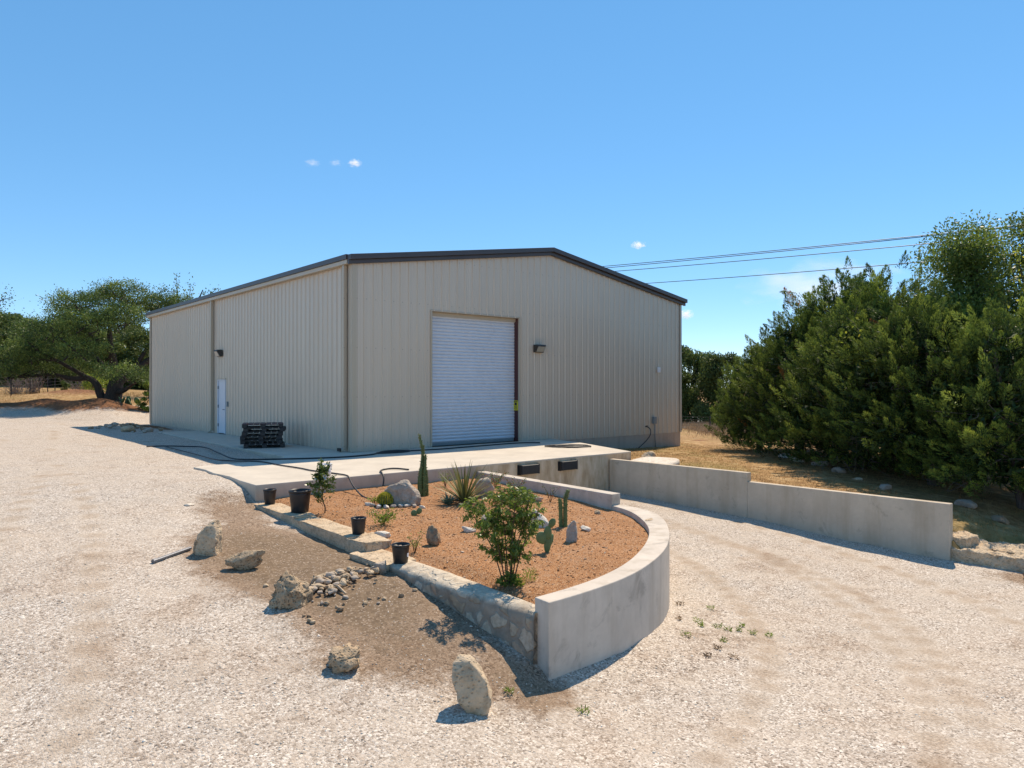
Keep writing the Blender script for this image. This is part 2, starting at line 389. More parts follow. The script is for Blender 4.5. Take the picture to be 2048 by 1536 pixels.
M['yellowleaf'] = mat_leaf('yellow_green_foliage', [(0,(.12,.17,.03)), (.6,(.24,.28,.04)), (1,(.42,.36,.05))], .45, .45, .3)
M['shrubleaf'] = mat_leaf('shrub_foliage', [(0,(.055,.10,.024)), (.5,(.14,.205,.042)), (.85,(.24,.30,.065)), (1,(.36,.33,.08))], .4, .4, .4)
M['limeleaf'] = mat_leaf('bright_shrub_foliage', [(0,(.07,.13,.02)), (.6,(.15,.23,.035)), (1,(.25,.30,.06))], .4, .45, .35)
M['citrus'] = mat_leaf('citrus_foliage', [(0,(.035,.075,.015)), (.6,(.09,.15,.025)), (1,(.2,.26,.05))], .35, .3, .5)
M['yucca'] = mat_leaf('yucca_blades', [(0,(.10,.10,.03)), (.5,(.2,.21,.065)), (1,(.34,.32,.13))], .15, .5, .3)
M['agave'] = mat_leaf('agave_blades', [(0,(.09,.14,.10)), (1,(.2,.27,.19))], .05, .5, .3)
M['cactus'] = plain('cactus_skin', (.085,.135,.04), .6, var=.3, scale=14)
M['pad'] = plain('prickly_pear_skin', (.12,.18,.065), .55, var=.2, scale=10)
M['spine'] = mat_leaf('cactus_spines', [(0,(.12,.15,.05)), (1,(.3,.3,.14))], .1, .6, .2)
M['yspine'] = mat_leaf('yellow_spines', [(0,(.42,.40,.04)), (1,(.75,.68,.10))], .2, .6, .2)
M['straw'] = mat_leaf('dry_grass_blades', [(0,(.11,.07,.03)), (.4,(.31,.18,.07)), (.75,(.46,.30,.13)), (1,(.16,.17,.045))], .3, .7, .15)
M['brownstraw'] = mat_leaf('brown_grass_blades', [(0,(.16,.10,.06)), (.6,(.30,.21,.13)), (1,(.42,.32,.2))], .3, .7, .15)
M['flower'] = mat_leaf('red_green_herb', [(0,(.05,.09,.02)), (.7,(.13,.18,.04)), (.85,(.3,.28,.06)), (.93,(.55,.07,.03)), (1,(.6,.1,.05))], .3, .5, .3)
def mat_stones():
    t = NT('loose_stones'); c = t.ramp(t.attr('rnd'), [(0,(.34,.27,.21)), (.25,(.48,.40,.32)), (.6,(.62,.54,.44)), (1,(.82,.75,.65))])
    return t.done(c, .9, spec=.2)
M['stones'] = mat_stones()
def mat_rstones():
    t = NT('red_grit'); c = t.ramp(t.attr('rnd'), [(0,(.13,.06,.03)), (.4,(.32,.16,.075)), (.8,(.45,.26,.14)), (1,(.66,.53,.40))])
    return t.done(c, .9, spec=.2)
M['rstones'] = mat_rstones()

# ------------------------------------------------------------------ ground
CTRL = np.array([(-4.87,-.72,-.03),(-4.85,-1.5,-.03),(-4.85,-2.2,-.03),(-4.85,-3.0,-.035),(-4.85,-3.7,-.06),(-4.85,-4.3,-.12),(-4.9,-4.87,-.31),(-4.9,-6,-.42),(-4.9,-8.49,-.56),(-5.05,-10.24,-.58),(-5.05,-11.5,-.72),(-5.05,-12.3,-.87),
 (-4.8,-12.82,-1.02),(-4.78,-13.04,-1.14),(-2.8,-12.9,-1.27),(-1.13,-11.81,-1.36),(.7,-10.4,-1.3),(5.26,-13.54,-1.43),(5.25,-4.89,-1.01),(1.0,-4.9,-1.0),(.7,-7.5,-1.13),(5.2,-9,-1.2),
 (4.19,-10.02,-1.26),(-9.32,-11.77,-1.0),(-6.22,-14.08,-1.16),(-2.6,-16.61,-1.42),(1.98,-15.53,-1.46),(5,-15.5,-1.47),(-6.72,-8.18,-.45),(-6.6,-9.25,-.55),
 (-6.7,-10.51,-.7),(-6.63,-12.1,-.93),(-5.92,-13.22,-1.12),(-7.5,7.86,-.03),(-2.2,6,-.03),(-2,13,-.02),(-8.48,-2.73,-.15),(-9.01,-8.42,-.55),(-6.84,-4.41,-.14),(-7.59,-10.87,-.78),(-8,-8.38,-.47),
 (-6,20,.05),(-5.4,30.7,.24),(-2.9,31.2,.26),(-30,30,.2),(-40,0,-.1),(-20,-9,-.5),(-22,-22,-1.3),(-10,-25,-1.45),(0,-25,-1.65),(6,-25,-1.75),(6,-18,-1.6),(-12,-18,-1.3),(0,26,.05),(4,10,-.3),(4,0,-.6)])
def _tps(P):
    n = len(P); d2 = ((P[:,None,:2]-P[None,:,:2])**2).sum(-1); K = np.where(d2>0, d2*np.log(np.maximum(d2,1e-12)), 0)*.5
    K = K + np.eye(n)*.004
    A = np.zeros((n+3,n+3)); A[:n,:n]=K; A[:n,n]=1; A[:n,n+1:]=P[:,:2]; A[n,:n]=1; A[n+1:,:n]=P[:,:2].T
    return np.linalg.solve(A, np.concatenate([P[:,2],[0,0,0]]))
_W = _tps(CTRL)
def h_main(x, y):
    xc = np.clip(x,-40,6.5); yc = np.clip(y,-25,31); r = _W[-3]+_W[-2]*xc+_W[-1]*yc
    for i,(px,py,_) in enumerate(CTRL):
        d2 = (xc-px)**2+(yc-py)**2; r = r+_W[i]*.5*d2*np.log(np.maximum(d2,1e-12))
    rise = np.interp(y,[31,34,40,50,57,90,150,3000],[0,.25,.6,.98,1.15,2.35,4,7])*(1-sstep(14,34,x))
    return r+rise
def h_lawn(x, y):
    f = np.interp(y,[-30,-16.5,-15,-14,-13,-9,-5,0,30],[-1.75,-1.52,-1.32,-1.05,-.8,-.42,-.22,-.36,-.36])
    return f-.03*(np.clip(x,5.4,45)-5.4)-.30*sstep(7.2,6.4,x)*sstep(-13.3,-13.9,y)
def height(x, y):
    x = np.asarray(x,float); y = np.asarray(y,float)
    wr = np.where((y>-15.6)&(y<-4.9), sstep(5.33,5.36,x), np.where(y<=-15.6, sstep(4.6,8,x), np.where(y>0, sstep(6,20+np.maximum(y-20,0)*.3,x), sstep(5.35,6.0,x))))
    z = h_main(x,y)*(1-wr)+h_lawn(x,y)*wr
    # earth berm along the far edge of the drive, the mound at the oak and the spoil heap in the grass
    z = z + .58*np.exp(-((y-33.4-(x+6)*.12)/.8)**2)*sstep(1.5,-1.5,x)*(.8+.5*vnoise(x,y,.7,4))
    z = z + .98*np.exp(-(((x+.9)/2.0)**2+((y-29.6)/1.5)**2)) + .35*np.exp(-(((x-2.2)/2.2)**2+((y-29.2)/1.2)**2))
    z = z + .85*np.exp(-(((x-.8)/3.2)**2+((y-44)/1.6)**2))
    near = np.exp(-(((x+2)/14)**2+((y+8)/16)**2))
    z = z + near*((vnoise(x,y,2.3,1)-.5)*.035+(vnoise(x,y,6.5,2)-.5)*.018+(vnoise(x,y,.7,3)-.5)*.05)
    return z
def hz(x, y): return float(height(np.array([x]), np.array([y]))[0])

def axis(lo, hi, step, far_lo, far_hi, extra=()):
    a = list(np.arange(lo, hi+1e-6, step)); s = step; p = hi
    while p < far_hi: s = min(s*1.13, 250); p += s; a.append(p)
    s = step; p = lo
    while p > far_lo: s = min(s*1.13, 250); p -= s; a.append(p)
    return np.array(sorted(set(np.round(a+list(extra),4))))
xs = axis(-12, 7.2, .1, -1800, 2600, (5.325, 5.365)); ys = axis(-17.5, -3.5, .1, -600, 3000)
XX, YY = np.meshgrid(xs, ys); ZZ = height(XX, YY)
def ell(cx, cy, rx, ry, s): return s*np.exp(-((((XX-cx)/rx)**2+((YY-cy)/ry)**2)**1.5))
soil = np.clip(ell(-5.75,-8.7,1.1,2.1,1.1)+ell(-5.5,-11.4,.92,1.65,.60)+ell(-5.25,-5.3,.75,1.2,.45)+ell(-6.5,-11.8,.8,.9,.18)+ell(-1.4,-12.7,1.5,1.0,.12)+ell(-3.4,-13.6,2.4,.8,.16)+ell(4.9,-15.2,.6,.9,.6)+ell(-5.15,-13.1,.42,.42,.4), 0, 1)
wr = np.where(YY>-15.6, sstep(5.33,5.36,XX), sstep(4.6,8,XX)); wr = np.where(YY>0, sstep(6,14,XX), wr)
grass = np.maximum(wr*.8, sstep(35.5,37.5,YY)*(.9))
earth = np.clip(.9*np.exp(-((YY-33.4-(XX+6)*.12)/.9)**4)*sstep(1.5,0,XX) + ell(-.9,29.6,2.4,1.8,1.0)+ell(2.2,29.2,2.6,1.5,1.0)+ell(.8,44,3.4,1.7,.8)+ell(20.9,2.6,1.4,.8,.75)+ell(-.5,18.2,.5,2.6,.9)+ell(11,-10,5,4,.4), 0, 1)
def track_mask(lines, off, wid):
    m = np.zeros(XX.shape)
    for ln in lines:
        P = smooth_path(ln,10); T = np.gradient(P,axis=0); T /= np.linalg.norm(T,axis=1,keepdims=True); Nn = np.stack([-T[:,1],T[:,0]],-1)
        for o_ in off:
            d2 = np.full(XX.shape,1e9)
            for p in P+Nn*o_: d2 = np.minimum(d2,(XX-p[0])**2+(YY-p[1])**2)
            m = np.maximum(m,np.exp(-d2/wid**2))
    return m
LANES = [[(-16,-19),(-12.5,-13),(-10,-7),(-8.3,0),(-6.8,9),(-5,20),(-2,32)],[(-13,-20),(-10.3,-13.5),(-8.9,-8.5),(-8,-2),(-7.6,9),(-9,24)],[(-12,-15.5),(-7,-16),(-2,-14.8),(1.2,-12),(2.6,-8.5),(2.9,-5.2)],[(-9,-20),(-3,-17.5),(1.5,-14.8),(3.6,-11),(3.9,-6)]]
track = track_mask(LANES,(-.8,.8),.30)
idx = np.arange(XX.size).reshape(XX.shape)
F = np.stack([idx[:-1,:-1],idx[:-1,1:],idx[1:,1:],idx[1:,:-1]],-1).reshape(-1,4)
g = mesh_np('ground', np.stack([XX,YY,ZZ],-1).reshape(-1,3), F, M['ground'], smooth=True, attrs={'soil':soil.ravel(),'grass':grass.ravel(),'earth':earth.ravel(),'track':track.ravel()})
tag(g, kind='structure')

# far road on the right
cs, sn = .656, .755
rd = MB(); pts = [(30,3),(40,14.5),(50,24),(64,38),(90,62)]
prv = None
for i,(x,y) in enumerate(pts):
    d = np.array(pts[min(i+1,4)])-np.array(pts[max(i-1,0)]); d = d/np.linalg.norm(d); nrm = np.array([d[1],-d[0]])
    a = np.array([x,y])+nrm*3.2; b = np.array([x,y])-nrm*3.2
    rd.v += [(a[0],a[1],hz(*a)+.05),(b[0],b[1],hz(*b)+.05)]
    if i: k = 2*i; rd.f.append((k-2,k,k+1,k-1))
tag(rd.build('road', M['asphalt']), kind='structure')

# ------------------------------------------------------------------ concrete: slab, ramp walls, planter walls
slab_poly = [(-4.70,-4.88),(6.26,-5.0),(7.5,-1.9),(7.95,-.045),(-.045,-.045),(-.045,13.6),(-1.62,13.6),(-1.95,.0),(-3.42,-.75),(-4.3,-.72),(-4.62,-.9),(-4.58,-1.6),(-4.66,-2.4),(-4.6,-3.2),(-4.68,-4.0)]
mb = MB(); mb.prism(slab_poly, -1.6, 0.0)
sl = mb.build('pavement', M['slab'], bevel=.012); tag(sl, kind='structure')

rw = MB(); rw.box(5.26,5.44,-9.31,-5.04,-1.9,-.15); rw.box(5.26,5.44,-13.57,-9.313,-1.9,-.36)
o = rw.build('retaining_wall', M['rampwall'], bevel=.012); tag(o, 'long tan concrete retaining wall stepping down on the right of the ramp', 'wall')

pl = MB(); pl.prism([(.60,-4.97),(.85,-4.97),(.53,-9.46),(.28,-9.46)][::-1], -1.9, -.15)
o = pl.build('retaining_wall', M['planter'], bevel=.012); tag(o, 'straight concrete wall between the dock ramp and planting bed', 'wall')
outer = [(.53,-9.464),(.50,-9.85),(.36,-10.33),(-.06,-10.91),(-.73,-11.52),(-1.42,-12.03),(-2.05,-12.4),(-2.83,-12.73),(-3.53,-12.93),(-4.33,-13.02),(-4.80,-13.03)]
inner = [(.28,-9.464),(.20,-9.8),(.0,-10.2),(-.41,-10.74),(-.88,-11.24),(-1.45,-11.68),(-2.05,-12.05),(-2.81,-12.43),(-3.55,-12.67),(-4.2,-12.77),(-4.78,-12.79)]
def resample(P, n):
    P = smooth_path(P, 8); d = np.concatenate([[0],np.cumsum(np.linalg.norm(np.diff(P,axis=0),axis=1))]); t = np.linspace(0,d[-1],n)
    Q = np.stack([np.interp(t,d,P[:,k]) for k in range(2)],-1)
    for _ in range(3): Q[1:-1] = (Q[:-2]+2*Q[1:-1]+Q[2:])/4
    return Q
NO = 44; O = resample(outer,NO); I = resample(inner,NO)
v = []; f = []
for i in range(NO): v += [(*O[i],-1.9),(*O[i],-.36),(*I[i],-.36),(*I[i],-1.9)]
for i in range(NO-1):
    a = 4*i; b = a+4; f += [(a,b,b+1,a+1),(a+1,b+1,b+2,a+2),(a+2,b+2,b+3,a+3),(a+3,b+3,b,a)]
f += [(0,1,2,3),(4*NO-1,4*NO-2,4*NO-3,4*NO-4)]
cw = MB(); cw.add(v,f); cw = cw.build('retaining_wall', M['planter'], bevel=.012)
for p in cw.data.polygons: p.use_smooth = False
tag(cw, 'curved pale concrete wall sweeping round the planting bed', 'wall')
dl = MB()
for (x,y,a) in [(0,0,0),(.05,.03,1),(-.04,.02,2)]:
    dl.add([(x-.05,y-.03,.002),(x+.05,y-.02,.006),(x+.06,y+.03,.02),(x-.04,y+.03,.012)],[(0,1,2,3)])
o = dl.build('leaf_litter', M['wood'], loc=(-.36,-10.86,-.358)); tag(o,'small brown leaf scrap lying on the curved concrete wall','litter')

# planting bed of red crushed granite
def inpoly(px, py, poly):
    c = np.zeros(px.shape,bool); n = len(poly)
    for i in range(n):
        x1,y1 = poly[i]; x2,y2 = poly[(i+1)%n]
        c ^= ((y1>py)!=(y2>py)) & (px < (x2-x1)*(py-y1)/(y2-y1+1e-12)+x1)
    return c
bedpoly = [(-4.55,-4.8),(.72,-4.8),(.40,-9.45)] + [tuple((O[i]+I[i])/2) for i in range(NO)] + [(-4.72,-12.8),(-4.70,-10.2),(-4.55,-9.3)]
def bed_h(x, y):
    x = np.asarray(x,float); y = np.asarray(y,float)
    z = np.interp(y,[-13,-12,-9.5,-7,-4.9],[-.50,-.47,-.43,-.36,-.30])
    z = z-.075*sstep(-4.25,-4.55,x)
    return z+(vnoise(x,y,1.1,8)-.5)*.05+(vnoise(x,y,4.,9)-.5)*.02+.02*np.exp(-((x+2)/1.5)**2)
def bz(x, y): return float(bed_h(np.array([x]),np.array([y]))[0])
bx = np.arange(-5.2,1.0,.06); by = np.arange(-13.3,-4.6,.06); BX,BY = np.meshgrid(bx,by); BZ = bed_h(BX,BY)
idx = np.arange(BX.size).reshape(BX.shape); F = np.stack([idx[:-1,:-1],idx[:-1,1:],idx[1:,1:],idx[1:,:-1]],-1).reshape(-1,4)
F = F[inpoly((BX[:-1,:-1]+.03).ravel(),(BY[:-1,:-1]+.03).ravel(),bedpoly)]
used = np.unique(F); rm = np.zeros(BX.size,int); rm[used] = np.arange(len(used))
o = mesh_np('ground', np.stack([BX,BY,BZ],-1).reshape(-1,3)[used], rm[F], M['red'], smooth=True); tag(o, kind='structure')

# ------------------------------------------------------------------ loose stone "stuff"
rng = np.random.default_rng(7)
OCT_V = np.array([(1,0,0),(-1,0,0),(0,1,0),(0,-1,0),(0,0,1),(0,0,-1)],float)
OCT_F = np.array([(0,2,4),(2,1,4),(1,3,4),(3,0,4),(2,0,5),(1,2,5),(3,1,5),(0,3,5)])
def scatter_stones(name, x, y, z, size, mat, flat=.6):
    n = len(x); V = OCT_V[None]*(1+rng.uniform(-.3,.3,(n,6,3))) ; V = V+rng.uniform(-.25,.25,(n,6,3))
    s = size[:,None,None]*rng.uniform(.6,1.25,(n,1,3)); s[:,:,2] *= flat; V = V*s
    a = rng.uniform(0,2*PI,n); c,sn_ = np.cos(a)[:,None],np.sin(a)[:,None]
    X = V[:,:,0]*c-V[:,:,1]*sn_; Y = V[:,:,0]*sn_+V[:,:,1]*c
    P = np.stack([X+x[:,None],Y+y[:,None],V[:,:,2]+(z+size*.2)[:,None]],-1)
    Fc = (OCT_F[None]+6*np.arange(n)[:,None,None]).reshape(-1,3)
    o = mesh_np(name, P.reshape(-1,3), Fc, mat, rnd=np.repeat(rng.uniform(0,1,n),8)); return tag(o, kind='stuff')
# gravel on the drive and ramp, thicker near the viewer
n = 60000
dd = 5.0+26*rng.uniform(0,1,n)**1.6; aa = rng.uniform(-.66,.66,n)
gx = cam.location.x+dd*np.sin(R(41)+aa); gy = cam.location.y+dd*np.cos(R(41)+aa)
slab_in = inpoly(gx,gy,slab_poly)|inpoly(gx,gy,bedpoly)|(gx>5.2)|((gx>-4.95)&(gx<.9)&(gy>-13.1)&(gy<-4.8)&(~inpoly(gx,gy,[(-5.2,-13.1),(-2,-12.6),(.7,-10.1),(2,-20),(-9,-20)])))|(gy>9)|((gx>-.1)&(gy>-.1))
dens = vnoise(gx,gy,1.3,11)*.6+vnoise(gx,gy,4,12)*.4
soilm = np.exp(-((((gx+5.75)/1.0)**2+((gy+8.7)/1.8)**2)**1.5))
keep = (~slab_in)&(rng.uniform(0,1,n)<np.clip(dens*1.5-.5,0,1))&(rng.uniform(0,1,n)>soilm*.85)
gx,gy,dd = gx[keep],gy[keep],dd[keep]
sz = np.clip(rng.lognormal(-4.75,.42,len(gx)),.004,.03)*(1+.02*dd)
sz = np.minimum(sz,.024)
scatter_stones('gravel', gx, gy, height(gx,gy)-sz*.25, sz*.9, M['stones'], .5)
n = 26000; gx = rng.uniform(-5,.7,n); gy = rng.uniform(-13,-4.9,n); k = inpoly(gx,gy,bedpoly); gx,gy = gx[k],gy[k]
scatter_stones('gravel', gx, gy, bed_h(gx,gy), np.clip(rng.lognormal(-5.2,.55,len(gx)),.003,.026), M['rstones'])

# ------------------------------------------------------------------ grass
def kites(c, d, L, W, tilt=None):
    n = len(c); d = d/(np.linalg.norm(d,axis=1,keepdims=True)+1e-9)
    r = rng.normal(size=(n,3)) if tilt is None else tilt
    s = np.cross(d,r); s /= np.linalg.norm(s,axis=1,keepdims=True)+1e-9
    L = np.broadcast_to(L,(n,))[:,None]; W = np.broadcast_to(W,(n,))[:,None]
    V = np.stack([c-d*L*.5, c-d*L*.08+s*W*.5, c+d*L*.5, c-d*L*.08-s*W*.5],1)
    return V.reshape(-1,3), np.arange(4*n).reshape(-1,4)
def grass_stuff(name, x, y, hgt, mat):
    n = len(x); z = height(x,y); d = np.stack([rng.normal(0,.45,n),rng.normal(0,.45,n),np.ones(n)],-1)
    L = hgt*rng.uniform(.5,1.3,n); c = np.stack([x,y,z],-1)+d/np.linalg.norm(d,axis=1,keepdims=True)*(L*.45)[:,None]
    V,F = kites(c,d,L,.006+.003*L/.1)
    rn = np.clip(vnoise(x,y,.8,21)*.7+rng.uniform(-.2,.5,n),0,1)
    return tag(mesh_np(name,V,F,mat,rnd=rn), kind='stuff')
n = 60000; x = 5.5+rng.uniform(0,1,n)**1.4*12; y = rng.uniform(-16,3.5,n); k = (vnoise(x,y,1.1,31)*.65+vnoise(x,y,3.7,32)*.35 > .36)&~inpoly(x,y,slab_poly)&~((x<15.6)&(y>-.1))
grass_stuff('grass', x[k], y[k], .055, M['straw'])
n = 12000; t_ = rng.uniform(0,1,n); x = 24+t_*16+rng.normal(0,1.2,n); y = -1+t_*15+rng.normal(0,1.2,n)+1.5
o = grass_stuff('grass', x, y, .5, M['brownstraw'])
n = 16000; x = rng.uniform(-26,12,n); y = 36.5+rng.uniform(0,1,n)**1.3*22
grass_stuff('grass', x, y, .28, M['straw'])

# ------------------------------------------------------------------ warehouse
WL, WW, EV, RG = 21.1, 15.6, 5.5, 6.68
def rake(x): return EV+(RG-EV)*(1-abs(x-WW/2)/(WW/2))
B = empty('warehouse',(0,0,0),0,'large tan ribbed metal warehouse with low gable roof and dark trim','warehouse')
def profile(L, start=0.0):
    pts = []; p = .3048; x = start
    while x < L-1e-6:
        for dx,h in ((0,0),(.018,0),(.036,.032),(.066,.032),(.084,0),(.135,0),(.145,.007),(.158,.007),(.168,0),(.215,0),(.225,.007),(.238,.007),(.248,0)):
            if x+dx <= L: pts.append((x+dx,h))
        x += p
    pts.append((L,0)); return pts
def interp_prof(prof, a, b):
    P = np.array(prof); s = [(x,h) for x,h in prof if a < x < b]
    return [(a,float(np.interp(a,P[:,0],P[:,1])))]+s+[(b,float(np.interp(b,P[:,0],P[:,1])))]
def ribbed(mb, prof, place, z0, z1):
    v = []; f = []
    for i,(s,h) in enumerate(prof):
        v += [place(s,h,z0(s)),place(s,h,z1(s))]
        if i: k = 2*i; f.append((k-2,k,k+1,k-1))
    mb.add(v,f)
DX0,DX1,DZ = 2.69,6.32,4.23
pf = profile(WW); zf = lambda s: -.02; fr = lambda s,h,z: (s,-.012-h,z)
mb = MB(); ribbed(mb,interp_prof(pf,0,DX0),fr,zf,rake); ribbed(mb,interp_prof(pf,DX0,WW/2),fr,lambda s: DZ if s<=DX1 else -.06,rake) if False else None
ribbed(mb,interp_prof(pf,DX0,DX1),fr,lambda s: DZ,rake)
ribbed(mb,interp_prof(pf,DX1,WW/2),fr,lambda s:-.06,rake); ribbed(mb,interp_prof(pf,WW/2,WW),fr,lambda s:-.06,rake)
mb.build('front_wall',M['panel'],B)
DY0,DY1,DH = 10.2,11.1,2.17
pl_ = profile(WL); lf = lambda s,h,z: (-.012-h,s,z); cz = lambda z: (lambda s: z)
mb = MB(); ribbed(mb,interp_prof(pl_,0,DY0),lf,cz(-.02),cz(EV)); ribbed(mb,interp_prof(pl_,DY0,DY1),lf,cz(DH),cz(EV)); ribbed(mb,interp_prof(pl_,DY1,WL),lf,cz(-.02),cz(EV))
mb.build('side_wall',M['panel'],B)
mb = MB(); mb.box(WW+.0,WW+.02,0,WL,-.06,EV); mb.prism([(.0,WL),(WW,WL),(WW,WL+.02),(.0,WL+.02)],-.06,EV)
mb.add([(0,WL+.01,EV),(WW,WL+.01,EV),(WW/2,WL+.01,RG)],[(0,1,2)]); mb.build('rear_wall',M['panel'],B)
mb = MB(); mb.box(7.96,WW-.02,-.008,.3,-1.6,-.055); mb.box(WW-.05,WW+.01,.3,WL,-1.6,-.055); mb.box(.02,WW-.06,.3,WL-.02,-1.5,-.025); mb.box(-.03,.02,13.7,WL,-.6,.0)
mb.build('foundation',M['found'],B)
# roof
ov = .14; mb = MB()
for s in (0,1):
    xa,xb = (-ov,WW/2) if s==0 else (WW/2,WW+ov); za,zb = (EV-ov*.151,RG) if s==0 else (RG,EV-ov*.151)
    y0,y1 = -.2,WL+.2
    mb.add([(xa,y0,za+.06),(xb,y0,zb+.06),(xb,y1,zb+.06),(xa,y1,za+.06),(xa,y0,za+.12),(xb,y0,zb+.12),(xb,y1,zb+.12),(xa,y1,za+.12)],[(3,2,1,0),(4,5,6,7),(0,1,5,4),(1,2,6,5),(2,3,7,6),(3,0,4,7)])
mb.build('roof',M['roof'],B)
# rake trim: two stepped flashings on each slope
for s in (0,1):
    mb = MB()
    for (dz0,dz1,y0,y1) in ((-.115,.0,-.135,-.046),(.003,.155,-.235,-.02)):
        xa,xb = (-ov-.06,WW/2) if s==0 else (WW/2,WW+ov+.06); f_ = lambda x: EV+(RG-EV)*(1-abs(x-WW/2)/(WW/2))
        v = []
        for x in (xa,xb):
            for y in (y0,y1):
                for d in (dz0,dz1): v.append((x,y,f_(x)+d))
        mb.add(v,[(0,1,3,2),(4,6,7,5),(0,4,5,1),(2,3,7,6),(1,5,7,3),(0,2,6,4)])
    mb.build('rake_trim',M['brown'],B,bevel=.006)
mb = MB(); mb.box(-.24,-.06,-.02,WL+.12,EV+.0,EV+.145); mb.build('gutter',M['brown'],B,bevel=.008)
mb = MB(); mb.box(-.20,-.045,-.0,WL+.08,EV-.12,EV-.003); mb.build('eave_trim',M['trimtan'],B,bevel=.006)
mb = MB(); mb.box(WW+.03,WW+.2,-.02,WL+.12,EV+.0,EV+.145); mb.build('gutter',M['brown'],B)
# corner trims
mb = MB(); mb.box(-.052,.09,-.056,-.048,0.012,EV-.01); mb.box(-.056,-.048,-.046,.14,0.012,EV-.13); mb.build('corner_trim',M['trimtan'],B,bevel=.003)
mb = MB(); mb.box(-.06,-.048,WL-.16,WL+.05,0.012,EV-.13); mb.build('corner_trim',M['trimtan'],B,bevel=.003)
mb = MB(); mb.box(WW-.1,WW+.03,-.052,-.046,-.05,EV-.02); mb.build('corner_trim',M['trimtan'],B,bevel=.003)
# downspouts
for yy in (.30,11.62):
    mb = MB(); mb.box(-.165,-.062,yy-.055,yy+.055,.12,EV-.13)
    mb.add([(-.165,yy-.055,.118),(-.062,yy-.055,.118),(-.062,yy+.055,.118),(-.165,yy+.055,.118),(-.27,yy-.055,.03),(-.2,yy-.055,.0),(-.2,yy+.055,.0),(-.27,yy+.055,.03)],[(0,1,5,4),(1,2,6,5),(2,3,7,6),(3,0,4,7)])
    mb.build('downspout',M['trimtan'],B,bevel=.004)
mb = MB(); mb.box(-.30,-.25,.22,.38,.03,.12); mb.build('drain_outlet',M['black'],B)
# roll-up door
D = MB(); pit = .104; k = 0; z = .10; pr = []
while z < 4.12:
    for dz,dy in ((0,.0),(.007,.004),(.014,.022),(.034,.033),(.064,.035),(.090,.025),(.100,.004),(.1035,.0)): pr.append((z+dz,dy))
    z += pit
for i,(zz,dy) in enumerate(pr):
    D.v += [(DX0+.01,.25-dy,zz),(DX1-.0,.25-dy,zz)]
    if i: q = 2*i; D.f.append((q-2,q-1,q+1,q))
D = D.build('rollup_door',M['doorwhite'],B,smooth=True)
mb = MB(); mb.box(DX0+.01,DX1-.02,.22,.28,.005,.10); mb.build('bottom_bar',M['greybox'],D,bevel=.006)
for xa in (DX1,DX0-.12): mb = MB(); mb.box(xa,xa+.12,.0,.3,.0,DZ-.002); mb.build('jamb',M['maroon'],B)
mb = MB(); mb.box(DX0-.03,DX1+.03,-.03,.3,DZ+.0,DZ+.045); mb.box(DX0+.0,DX1,.16,.3,DZ-.12,DZ-.003); mb.build('door_header',M['trimtan'],B)
for xa,xb,yb in ((DX0-.035,DX0+.012,.1),(DX1-.012,DX1+.03,.012)): mb = MB(); mb.box(xa,xb,-.055,yb,.0,DZ+.045); mb.build('door_trim',M['trimtan'],B,bevel=.003)
mb = MB(); mb.box(.3,WW-.3,.32,.36,0,4.6); mb.build('inner_liner',M['found'],B)
# side door
P = MB(); P.box(-.02,.02,DY0+.05,DY1-.05,.03,DH-.05); P = P.build('side_door',M['doorwhite'],B,bevel=.004)
mb = MB(); mb.box(-.06,.03,DY0,DY0+.048,.012,DH); mb.box(-.06,.03,DY1-.048,DY1,.012,DH); mb.box(-.06,.03,DY0+.05,DY1-.05,DH-.048,DH); mb.build('door_frame',M['doorwhite'],P,bevel=.003)
mb = MB(); mb.box(-.075,-.01,DY0-.05,DY1+.06,DH+.002,DH+.035); mb.build('drip_cap',M['trimtan'],P)
mb = MB(); mb.tube([(-.02,DY0+.12,.98),(-.075,DY0+.12,.98),(-.085,DY0+.14,.98),(-.085,DY0+.22,.98)],.012,8); mb.lathe([(0,0),(.03,0),(.03,.01),(0,.01)],12,(-.03,DY0+.12,.98)); mb.build('handle',M['steel'],P,smooth=True)
for z0 in (.35,1.1,1.85):
    mb = MB(); mb.box(-.064,-.02,DY1-.07,DY1-.045,z0-.06,z0+.06); mb.build('hinge',M['greybox'],P)
mb = MB(); mb.box(-.07,-.012,DY0-.25,DY0-.16,1.1,1.3); o = mb.build('keypad_box',M['greybox'],bevel=.008); tag(o,'small grey keypad box mounted beside the white side door','keypad')

def wall_light(loc, rz, label):
    L = empty('wall_light',loc,rz,label,'wall light','lamps on the warehouse walls')
    mb = MB(); mb.add([(-.21,0,-.12),(.21,0,-.12),(.21,0,.15),(-.21,0,.15),(-.21,-.19,.15),(.21,-.19,.15),(-.21,-.08,-.12),(.21,-.08,-.12),(-.21,-.21,.11),(.21,-.21,.11)],
        [(0,3,2,1),(3,4,5,2),(0,1,7,6),(0,6,8,4,3),(1,2,5,9,7),(4,8,9,5),(6,7,9,8)]); mb.build('housing',M['bronze'],L,bevel=.008)
    mb = MB(); mb.add([(-.17,-.105,-.095),(.17,-.105,-.095),(.17,-.212,.085),(-.17,-.212,.085)],[(0,1,2,3)]); o = mb.build('lens',M['glass'],L)
    s = o.modifiers.new('s','SOLIDIFY'); s.thickness = .012; s.offset = 1
    return L
wall_light((7.18,-.047,3.2),0,'bronze wall lamp on the gable front beside the roll-up door')
wall_light((-.047,10.75,3.2),R(-90),'bronze wall lamp above the white side door')

